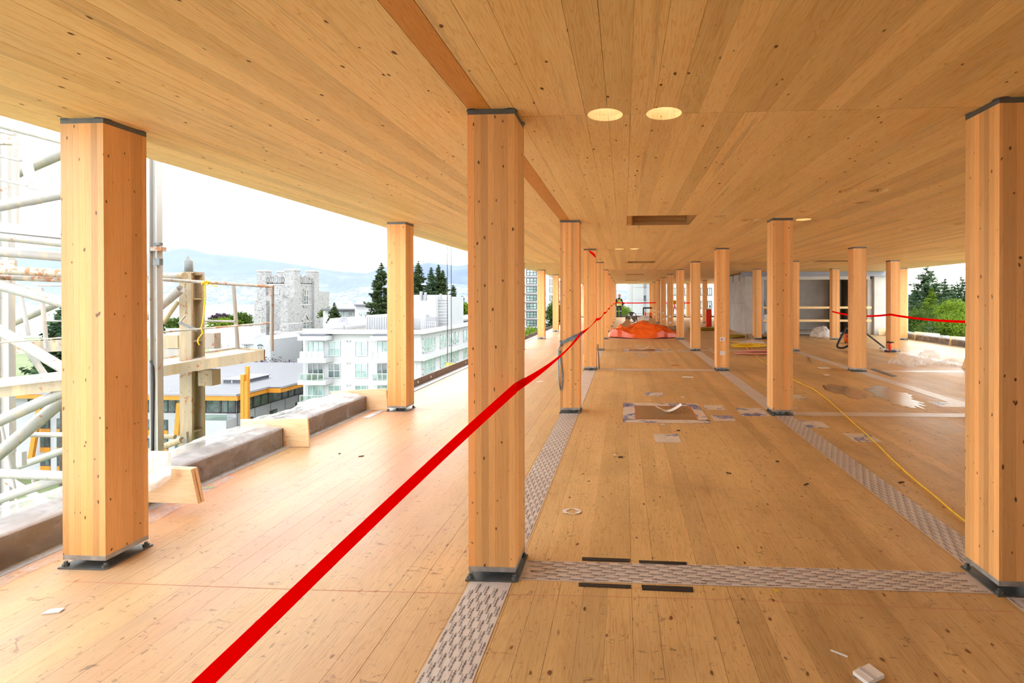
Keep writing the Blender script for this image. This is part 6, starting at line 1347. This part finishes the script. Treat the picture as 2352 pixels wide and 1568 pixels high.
# ------------------------------------------------------------------ worker
def person():
    YP = 35.9; foot = at(1421.8, 729, YP); bx_, by_ = foot.x, YP; S = 1.80 / 1.8
    e = empty('person', (bx_, by_, 0.0), 'person in dark clothes, yellow reflective vest and hard hat at far end', 'person')
    J = {'pel': (0, 0, 0.96), 'sp1': (0, -0.01, 1.10), 'sp2': (0, 0.0, 1.28), 'ch': (0, 0.0, 1.40), 'nk': (0.015, 0.0, 1.50), 'nk2': (0.025, 0.01, 1.555), 'hd': (0.03, 0.02, 1.63), 'hd2': (0.03, 0.02, 1.72), 'hd3': (0.03, 0.015, 1.775),
         'lh': (-0.10, 0, 0.93), 'lk': (-0.125, 0.03, 0.50), 'la': (-0.135, -0.02, 0.10), 'lf': (-0.15, 0.13, 0.035), 'rh': (0.10, 0, 0.93), 'rk': (0.125, 0.03, 0.50), 'ra': (0.135, -0.02, 0.10), 'rf': (0.20, 0.11, 0.035),
         'ls': (-0.19, 0, 1.41), 'le': (-0.25, -0.04, 1.12), 'lw': (-0.23, 0.08, 0.90), 'rs': (0.19, 0, 1.41), 're': (0.27, -0.05, 1.13), 'rw': (0.27, 0.05, 0.90)}
    R = {'pel': .15, 'sp1': .145, 'sp2': .155, 'ch': .15, 'nk': .07, 'nk2': .06, 'hd': .082, 'hd2': .095, 'hd3': .06, 'lh': .10, 'lk': .068, 'la': .052, 'lf': .04, 'rh': .10, 'rk': .068, 'ra': .052, 'rf': .04, 'ls': .075, 'le': .056, 'lw': .038, 'rs': .075, 're': .056, 'rw': .038}
    E = [('pel', 'sp1'), ('sp1', 'sp2'), ('sp2', 'ch'), ('ch', 'nk'), ('nk', 'nk2'), ('nk2', 'hd'), ('hd', 'hd2'), ('hd2', 'hd3'), ('pel', 'lh'), ('lh', 'lk'), ('lk', 'la'), ('la', 'lf'), ('pel', 'rh'), ('rh', 'rk'), ('rk', 'ra'), ('ra', 'rf'), ('ch', 'ls'), ('ls', 'le'), ('le', 'lw'), ('ch', 'rs'), ('rs', 're'), ('re', 'rw')]
    for s, w_ in (('l', -1), ('r', 1)):
        wx_, wy_, wz_ = J[s + 'w']; J[s + 'p'] = (wx_ + 0.005 * w_, wy_ + 0.012, wz_ - 0.075); R[s + 'p'] = 0.034; E.append((s + 'w', s + 'p'))
        for i, (dx, ln) in enumerate(((-0.030, 0.070), (-0.010, 0.080), (0.010, 0.076), (0.028, 0.060))):
            a = (wx_ + 0.01 * w_, wy_ + 0.012 + dx, wz_ - 0.115); b = (wx_ - 0.004 * w_, wy_ + 0.02 + dx, wz_ - 0.115 - ln * 0.5); c = (wx_ - 0.025 * w_, wy_ + 0.025 + dx, wz_ - 0.115 - ln * 0.85)
            for q, (nm, p) in enumerate((('a', a), ('b', b), ('c', c))): J[f'{s}f{i}{nm}'] = p; R[f'{s}f{i}{nm}'] = 0.0095 - 0.001 * q
            E += [(s + 'p', f'{s}f{i}a'), (f'{s}f{i}a', f'{s}f{i}b'), (f'{s}f{i}b', f'{s}f{i}c')]
        J[s + 't1'] = (wx_ - 0.012 * w_, wy_ + 0.052, wz_ - 0.06); J[s + 't2'] = (wx_ - 0.02 * w_, wy_ + 0.068, wz_ - 0.10); R[s + 't1'] = 0.011; R[s + 't2'] = 0.0095; E += [(s + 'p', s + 't1'), (s + 't1', s + 't2')]
    K = list(J); me = bpy.data.meshes.new('body'); me.from_pydata([J[k] for k in K], [(K.index(a), K.index(b)) for a, b in E], []); o = bpy.data.objects.new('tmpbody', me); COL.objects.link(o)
    sk = o.modifiers.new('s', 'SKIN'); sv = me.skin_vertices[0].data
    for i, k in enumerate(K):
        r = R[k]; sv[i].radius = (r, r * (0.68 if k in ('sp1', 'sp2', 'ch', 'pel') else 1.0)); sv[i].use_root = (k == 'pel')
    sk.use_smooth_shade = True; ss = o.modifiers.new('u', 'SUBSURF'); ss.levels = 2; ss.render_levels = 2
    bm_ = bpy.data.meshes.new_from_object(o.evaluated_get(bpy.context.evaluated_depsgraph_get())); bpy.data.objects.remove(o)
    for m in (plain('dark_work_trousers', (0.02, 0.024, 0.035), 0.8), plain('dark_jacket', (0.035, 0.022, 0.022), 0.7), plain('skin', (0.50, 0.24, 0.16), 0.5), M['black']): bm_.materials.append(m)
    for p in bm_.polygons:
        c = p.center; z = c.z
        p.material_index = 2 if (z > 1.545 or (z < 0.87 and abs(c.x) > 0.205 and z > 0.6)) else (1 if z > 0.93 or abs(c.x) > 0.2 and z > 0.6 else (0 if z > 0.085 else 3))
    bm2 = bmesh.new(); bm2.from_mesh(bm_)
    for (c, r, sc_) in (((0.095, 0.085, 1.645), 0.016, (1.3, 1, 1.2)), ((-0.055, 0.0, 1.64), 0.022, (0.5, 1, 1.4)), ((0.115, 0.0, 1.64), 0.022, (0.5, 1, 1.4)), ((0.075, 0.095, 1.67), 0.008, (1, 1, 1)), ((0.075, 0.098, 1.60), 0.012, (1.6, 0.6, 0.5))):
        bmesh.ops.create_uvsphere(bm2, u_segments=10, v_segments=8, radius=r, matrix=Matrix.Translation(c) @ Matrix.Diagonal((*sc_, 1)))
    for f in bm2.faces:
        if f.calc_center_median().z > 1.56: f.material_index = 2
        f.smooth = True
    bm2.to_mesh(bm_); bm2.free()
    base = Vector((bx_, by_, 0)); body = inst(bm_, 'body', e, base)
    # vest straps, bands, hat
    M['hivis'] = plain('lime_vest', (0.62, 0.72, 0.04), 0.6); M['reflect'] = plain('silver_reflective_band', (0.75, 0.76, 0.74), 0.35)
    def ring(z0, z1, rx, ry, mat, nm, cx_=0.0, n=26, cy_=0.0):
        mb = MB()
        for z, k in ((z0, 1.0), (z1, 1.0)): mb.v += [tuple(base + Vector((cx_ + rx * k * math.cos(t_), cy_ + ry * k * math.sin(t_), z))) for t_ in np.linspace(0, 2 * math.pi, n + 1)[:-1]]
        mb.f = [(i, (i + 1) % n, n + (i + 1) % n, n + i) for i in range(n)]; return mb.build(nm, M[mat], e, True)
    ring(0.93, 1.045, 0.185, 0.13, 'hivis', 'vest_hem'); ring(0.965, 1.005, 0.188, 0.133, 'reflect', 'reflective_band')
    ring(1.06, 1.10, 0.182, 0.128, 'reflect', 'reflective_band')
    for s in (-1, 1):
        pts = [(-0.13 * s, -0.10, 1.45), (-0.06 * s, -0.128, 1.36), (-0.05 * s, -0.13, 1.22), (-0.10 * s, -0.128, 1.10), (-0.13 * s, -0.125, 1.0)]
        mb = MB(); V = []
        for p in pts: V += [tuple(base + Vector((p[0] - 0.035, p[1] - 0.004, p[2]))), tuple(base + Vector((p[0] + 0.035, p[1] - 0.004, p[2])))]
        mb.add(V, [(2 * i, 2 * i + 1, 2 * i + 3, 2 * i + 2) for i in range(len(pts) - 1)]); mb.build('vest_strap', M['hivis'], e)
        ring(0.50, 0.53, 0.078, 0.078, 'reflect', 'knee_band', 0.125 * s, 16, 0.03)
    MB().lathe([(0.135, 0.0), (0.115, 0.01), (0.112, 0.05), (0.09, 0.105), (0.045, 0.135), (0.0, 0.142)], base + Vector((0.03, 0.015, 1.70)), 22).build('hard_hat', plain('tan_hard_hat', (0.55, 0.38, 0.24), 0.4), e, True)
person()
# dark tripod left of the worker
tp0 = at(1415, 729, 36.3); e = empty('survey_tripod', (tp0.x, 36.3, 0), 'dark tripod legs at the far edge left of the worker', 'tripod')
for k in range(3):
    a_ = k * 2.094 + 0.5; MB().tube((tp0.x + 0.25 * math.cos(a_), 36.3 + 0.25 * math.sin(a_), 0.0), (tp0.x, 36.3, 1.1), 0.02, 6).build('leg', M['black'], e)
MB().box(tp0.x - 0.08, tp0.x + 0.08, 36.22, 36.38, 1.1, 1.16).build('head', M['black'], e)
# far end kerb and clutter
tag(MB().box(XL, XRR, Y_END - 0.12, Y_END, 0.0, 0.13).build('edge_upstand', M['flash']), 'dark low steel edge across the far slab end', 'edge beam')
# red laser tripod
lp = at(1550, 738, 29.5); e = empty('laser_tripod', (lp.x, 29.5, 0), 'red tripod with yellow laser level behind the notice posts', 'tripod')
M['red'] = plain('red_paint', (0.82, 0.045, 0.012), 0.45)
for k in range(3):
    a_ = k * 2.094; MB().tube((lp.x + 0.32 * math.cos(a_), 29.5 + 0.32 * math.sin(a_), 0.0), (lp.x - 0.02, 29.5, 1.12), 0.022, 6).build('leg', M['red'], e)
zc_ = at(1548, 703, 29.5).z; MB().box(lp.x - 0.1, lp.x + 0.06, 29.42, 29.58, 1.12, 1.18).build('head', M['red'], e); MB().box(lp.x - 0.11, lp.x + 0.07, 29.41, 29.59, 1.18, 1.38).build('laser_level', M['yellow'], e)
# tall red cabinet
ra, rb = at(1622.5, 750, 24.2), at(1634.5, 710, 24.2); e = empty('red_cabinet', ((ra.x + rb.x) / 2, 24.3, 0), 'tall narrow red cabinet standing far back', 'cabinet')
bm_ = MB().box(ra.x, rb.x, 24.2, 24.5, 0.0, rb.z).build('body', M['red'], e); MB().box(ra.x + 0.015, rb.x - 0.015, 24.192, 24.2, 0.05, rb.z - 0.03).build('door', M['red'], e); MB().tube((rb.x - 0.07, 24.35, rb.z), (rb.x - 0.07, 24.35, rb.z + 0.17), 0.025, 10).build('valve_neck', M['paper'], e); MB().box(rb.x - 0.1, rb.x - 0.03, 24.31, 24.39, rb.z + 0.13, rb.z + 0.19).build('valve_handle', M['black'], e); MB().box(ra.x - 0.05, ra.x, 24.25, 24.35, rb.z - 0.12, rb.z - 0.02).build('side_tag', M['paper'], e)

# ------------------------------------------------------------------ cords and hoses
def floor_path(pix, z=0.01, jit=0.0):
    return [atz(u, v, z) + Vector((random.uniform(-jit, jit), 0, 0)) for u, v in pix]
def smooth(P, n=6):
    out = []
    for i in range(len(P) - 1):
        p0, p1, p2, p3 = P[max(0, i - 1)], P[i], P[i + 1], P[min(len(P) - 1, i + 2)]
        for k in range(n):
            t_ = k / n; out.append(0.5 * ((2 * p1) + (p2 - p0) * t_ + (2 * p0 - 5 * p1 + 4 * p2 - p3) * t_ * t_ + (3 * p1 - p0 - 3 * p2 + p3) * t_ ** 3))
    return out + [P[-1]]
tag(MB().path(smooth(floor_path([(2300, 1262), (2217, 1196), (2185, 1171), (2160, 1149), (2130, 1124), (2100, 1100), (2060, 1064), (2035, 1040), (2010, 1015), (1985, 992), (1960, 970), (1930, 943), (1900, 916), (1880, 901), (1866, 892), (1850, 885), (1838, 879), (1824, 872), (1800, 858), (1775, 843), (1755, 832), (1737, 818), (1730, 808), (1722, 800)], 0.0085))).build('extension_lead', M['yellow'], None, True) if False else
    MB().path(smooth(floor_path([(2300, 1262), (2217, 1196), (2185, 1171), (2160, 1149), (2130, 1124), (2100, 1100), (2060, 1064), (2035, 1040), (2010, 1015), (1985, 992), (1960, 970), (1930, 943), (1900, 916), (1880, 901), (1866, 892), (1850, 885), (1838, 879), (1824, 872), (1800, 858), (1775, 843), (1755, 832), (1737, 818), (1730, 808), (1722, 800)], 0.0085)), 0.0065, 8).build('extension_lead', M['yellow'], None, True), 'yellow extension cord running over the deck to the right', 'cord')
def coil(u, v, rx, ry, n, mat, label, cat, r=0.012, seed=0, z0=0.012, tail=None):
    c = atz(u, v, 0); R2 = random.Random(seed); P = []
    for i in range(n * 14):
        a_ = i / 14 * 2 * math.pi; k = 0.7 + 0.4 * mnoise.noise((i * 0.11, seed, 2))
        P.append(c + Vector((rx * k * math.cos(a_) + 0.08 * rx * mnoise.noise((i * .07, 5, seed)), ry * k * math.sin(a_ + 0.3) + 0.15 * ry * mnoise.noise((i * .09, 1, seed)), z0 + 0.010 * (i / 14) + 0.01 * abs(mnoise.noise((i * .3, 0, seed))))))
    if tail: P += smooth([P[-1]] + floor_path(tail, z0))[1:]
    return tag(MB().path(P, r, 6).build({'rope': 'rope_coil', 'cord': 'extension_lead', 'hose': 'air_line'}[cat], M[mat], None, True), label, cat, 'coiled cords and hoses')
coil(1718, 796, 0.75, 0.55, 5, 'yellow', 'yellow rope coil before the small white plastic scrap', 'rope', 0.014, 1, tail=[(1690, 785), (1670, 784)])
coil(1690, 771, 0.8, 0.6, 7, 'ochre', 'dull yellow cord coil near the concrete core corner', 'cord', 0.016, 2) if 'ochre' in M else None
M['ochre'] = plain('dirty_yellow_cord', (0.36, 0.27, 0.02), 0.7)
coil(1686, 774, 0.55, 0.5, 7, 'ochre', 'dull yellow cord coil near the concrete core corner', 'cord', 0.017, 2)
coil(1622, 757, 1.1, 0.9, 6, 'ochre', 'dull yellow cord coil below the red cabinet', 'cord', 0.02, 3)
M['pinkhose'] = plain('pink_air_hose', (0.66, 0.27, 0.19), 0.5)
coil(1742, 812, 0.95, 0.55, 4, 'pinkhose', 'pink air hose loops left of the yellow cord post', 'hose', 0.014, 4, tail=[(1740, 812), (1710, 795)])
M['orange_cord'] = plain('orange_cord', (0.80, 0.30, 0.01), 0.5)
tag(MB().path(smooth(floor_path([(1675, 758), (1690, 763), (1705, 767), (1725, 768), (1740, 768), (1758, 765)], 0.02)), 0.014, 6).build('extension_lead', M['orange_cord'], None, True), 'orange cord lying along the foot of the concrete core', 'cord')
tag(MB().path(smooth(floor_path([(1400, 730), (1420, 731), (1445, 732)], 0.02)), 0.02, 6).build('extension_lead', M['orange_cord'], None, True), 'orange cord on the deck below the worker', 'cord')
crumple('plastic_scrap', *atz(1725, 789)[:2], 0.42, 0.28, 0.16, M['plastic_white'], 'small white plastic scrap behind the yellow coil', 'plastic sheet', 31, 14, 2.4)
crumple('plastic_scrap', *atz(1690, 770)[:2], 0.34, 0.3, 0.10, M['plastic_white'], 'white sheeting at the foot of the concrete core', 'plastic sheet', 33, 14, 2.4)
crumple('plastic_bundle', *atz(1885, 773)[:2], 0.42, 0.35, 0.46, M['plastic_white'], 'white plastic bundle before the grey shaft wall', 'plastic sheet', 35, 26, 1.2)
# pallet behind fourth core-row post
pp = atz(1745, 779); e = empty('pallet', (pp.x + 0.3, pp.y, 0), 'dark timber pallet at foot of post before the core', 'pallet')
for i in range(6): MB().box(pp.x - 0.28, pp.x + 0.9, pp.y - 0.1 + i * 0.17, pp.y + 0.03 + i * 0.17, 0.115, 0.14).build('deck_board', M['crate'], e)
for i in range(3): MB().box(pp.x - 0.28 + i * 0.54, pp.x - 0.18 + i * 0.54, pp.y - 0.1, pp.y + 0.88, 0.0, 0.115).build('bearer', M['crate'], e)
# shop vacuum with hose and wand round third-row post
vb = Vector((atz(1962, 790).x, atz(1962, 790).y + 0.3, 0)); e = empty('shop_vacuum', vb, 'orange shop vacuum with black hose behind a post', 'vacuum cleaner')
MB().lathe([(0, 0.04), (0.19, 0.04), (0.2, 0.30), (0.17, 0.33), (0, 0.33)], vb, 20).build('tank', M['gorange'], e, True); MB().lathe([(0.19, 0.33), (0.2, 0.36), (0.15, 0.46), (0, 0.48)], vb, 20).build('motor_head', M['black'], e, True)
for k in range(4): MB().lathe([(0, 0), (0.03, 0), (0.03, 0.04), (0, 0.04)], vb + Vector((0.15 * math.cos(k * 1.57 + .8), 0.15 * math.sin(k * 1.57 + .8), 0)), 10).build('castor', M['black'], e)
yv = 3 * D - 1.55
MB().path(smooth([vb + Vector((-0.15, -0.1, 0.25)), at(1958, 783, yv + .1), at(1944, 796, yv), at(1931, 799, yv), at(1923, 795, yv), at(1927, 783, yv), at(1935, 768, yv), at(1944, 752, yv + .1), at(1956, 742, yv + .2), vb + Vector((0.0, -0.05, 0.62)), vb + Vector((0.15, 0.05, 0.5))]), 0.027, 10).build('hose', M['black'], e, True)
MB().tube(at(1985, 762, 3 * D - 1.2), atz(2033, 799, 0.03), 0.024, 10).build('wand', M['black'], e); a = atz(2033, 800, 0.02); MB().box(a.x - 0.14, a.x + 0.14, a.y - 0.05, a.y + 0.05, 0.0, 0.05).build('nozzle', M['zinc'], e)
# small red drill stand
dp = atz(2045, 808); e = empty('drill_stand', dp, 'small red core drill stand with ring handle at a post foot', 'tool')
MB().box(dp.x - 0.12, dp.x + 0.12, dp.y - 0.09, dp.y + 0.09, 0.0, 0.04).build('base', M['black'], e); MB().tube(dp + Vector((0, 0, 0.04)), dp + Vector((-0.02, 0, 0.20)), 0.04, 10).build('motor', M['red'], e); MB().tube(dp + Vector((-0.02, 0, 0.2)), dp + Vector((0.0, 0, 0.26)), 0.025, 10).build('neck', M['red'], e)
MB().path([dp + Vector((0.085 * math.cos(t_), 0.06 * math.sin(t_), 0.275)) for t_ in np.linspace(0, 6.283, 17)[:-1]], 0.017, 8, True).build('ring_handle', M['black'], e, True)
# clear plastic on the deck at right
crumple('clear_plastic', *atz(2085, 836)[:2], 0.40, 0.24, 0.30, M['plastic_thin'], 'peaked clear plastic sheet on the deck at right', 'plastic sheet', 41, 30, 1.1, rough_amp=0.55)
crumple('clear_plastic', *atz(2134, 832)[:2], 0.34, 0.26, 0.34, M['plastic_thin'], 'rolled clear plastic beside the bright tape at right', 'plastic sheet', 43, 30, 0.9, rough_amp=0.4)
crumple('clear_plastic', *atz(2190, 838)[:2], 0.45, 0.3, 0.12, M['plastic_thin'], 'flat clear plastic reaching the right foreground post', 'plastic sheet', 45, 26, 1.6, rough_amp=0.5)
# leaning plywood by right post
p = atz(2212, 845); tag(MB().poly([(p.x - 0.02, p.y, 0.0), (p.x + 0.5, p.y, 0.0), (p.x + 0.5, p.y + 0.1, 0.34), (p.x + 0.16, p.y + 0.1, 0.34)], (0.0, 0.02, 0.004)).build('plywood_offcut', M['ply']), 'plywood offcut leaning at right foreground post edge', 'board')
# right slab edge
XR2 = 11.33
e = empty('edge_upstand', (XR2, 9, 0), 'brown steel edge beam along the right slab edge', 'edge beam')
MB().box(XR2, XR2 + 0.3, 2.0, YC0 - 0.02, 0.0, 0.19).build('beam_face', M['flash'], e); MB().box(XR2 - 0.08, XR2, 2.0, YC0 - 0.02, 0.0, 0.006).build('flange', M['zinc'], e)
def rw(a, b):
    y = 2.0 + 16.2 * b; n = mnoise.noise((a * 3, y * 1.6, 77)); g = mnoise.noise((a * 9, y * 5, 7))
    if a < 0.15: return (XR2 - 0.07 + 0.06 * a / 0.15, y, 0.010 + 0.004 * abs(g))
    if a < 0.45: return (XR2 - 0.008 - 0.012 * abs(g), y, 0.012 + 0.19 * (a - 0.15) / 0.3)
    q = (a - 0.45) / 0.55; return (XR2 - 0.008 + 0.45 * q, y, 0.21 + 0.05 * math.sin(q * 3.1) * (0.5 + n) + 0.04 * abs(g))
tag(MB().grid(rw, 20, 130).build('plastic_wrap', M['plastic'], None, True), 'clear plastic over the right slab edge beam', 'plastic sheet', 'clear plastic over the slab edge')
ya1 = atz(2104, 781).y; ya2 = atz(2182, 793).y
notch_board(ya1, [(2101, 761), (2159, 766), (2159, 772.5), (2125, 772.5), (2123, 781.5), (2100, 781)], 'notched plywood board on the right edge, farther of two')
notch_board(ya2, [(2184, 771.5), (2222, 774), (2222, 784), (2205, 784), (2201, 793), (2179, 793)], 'notched plywood board on the right edge, nearer of two')
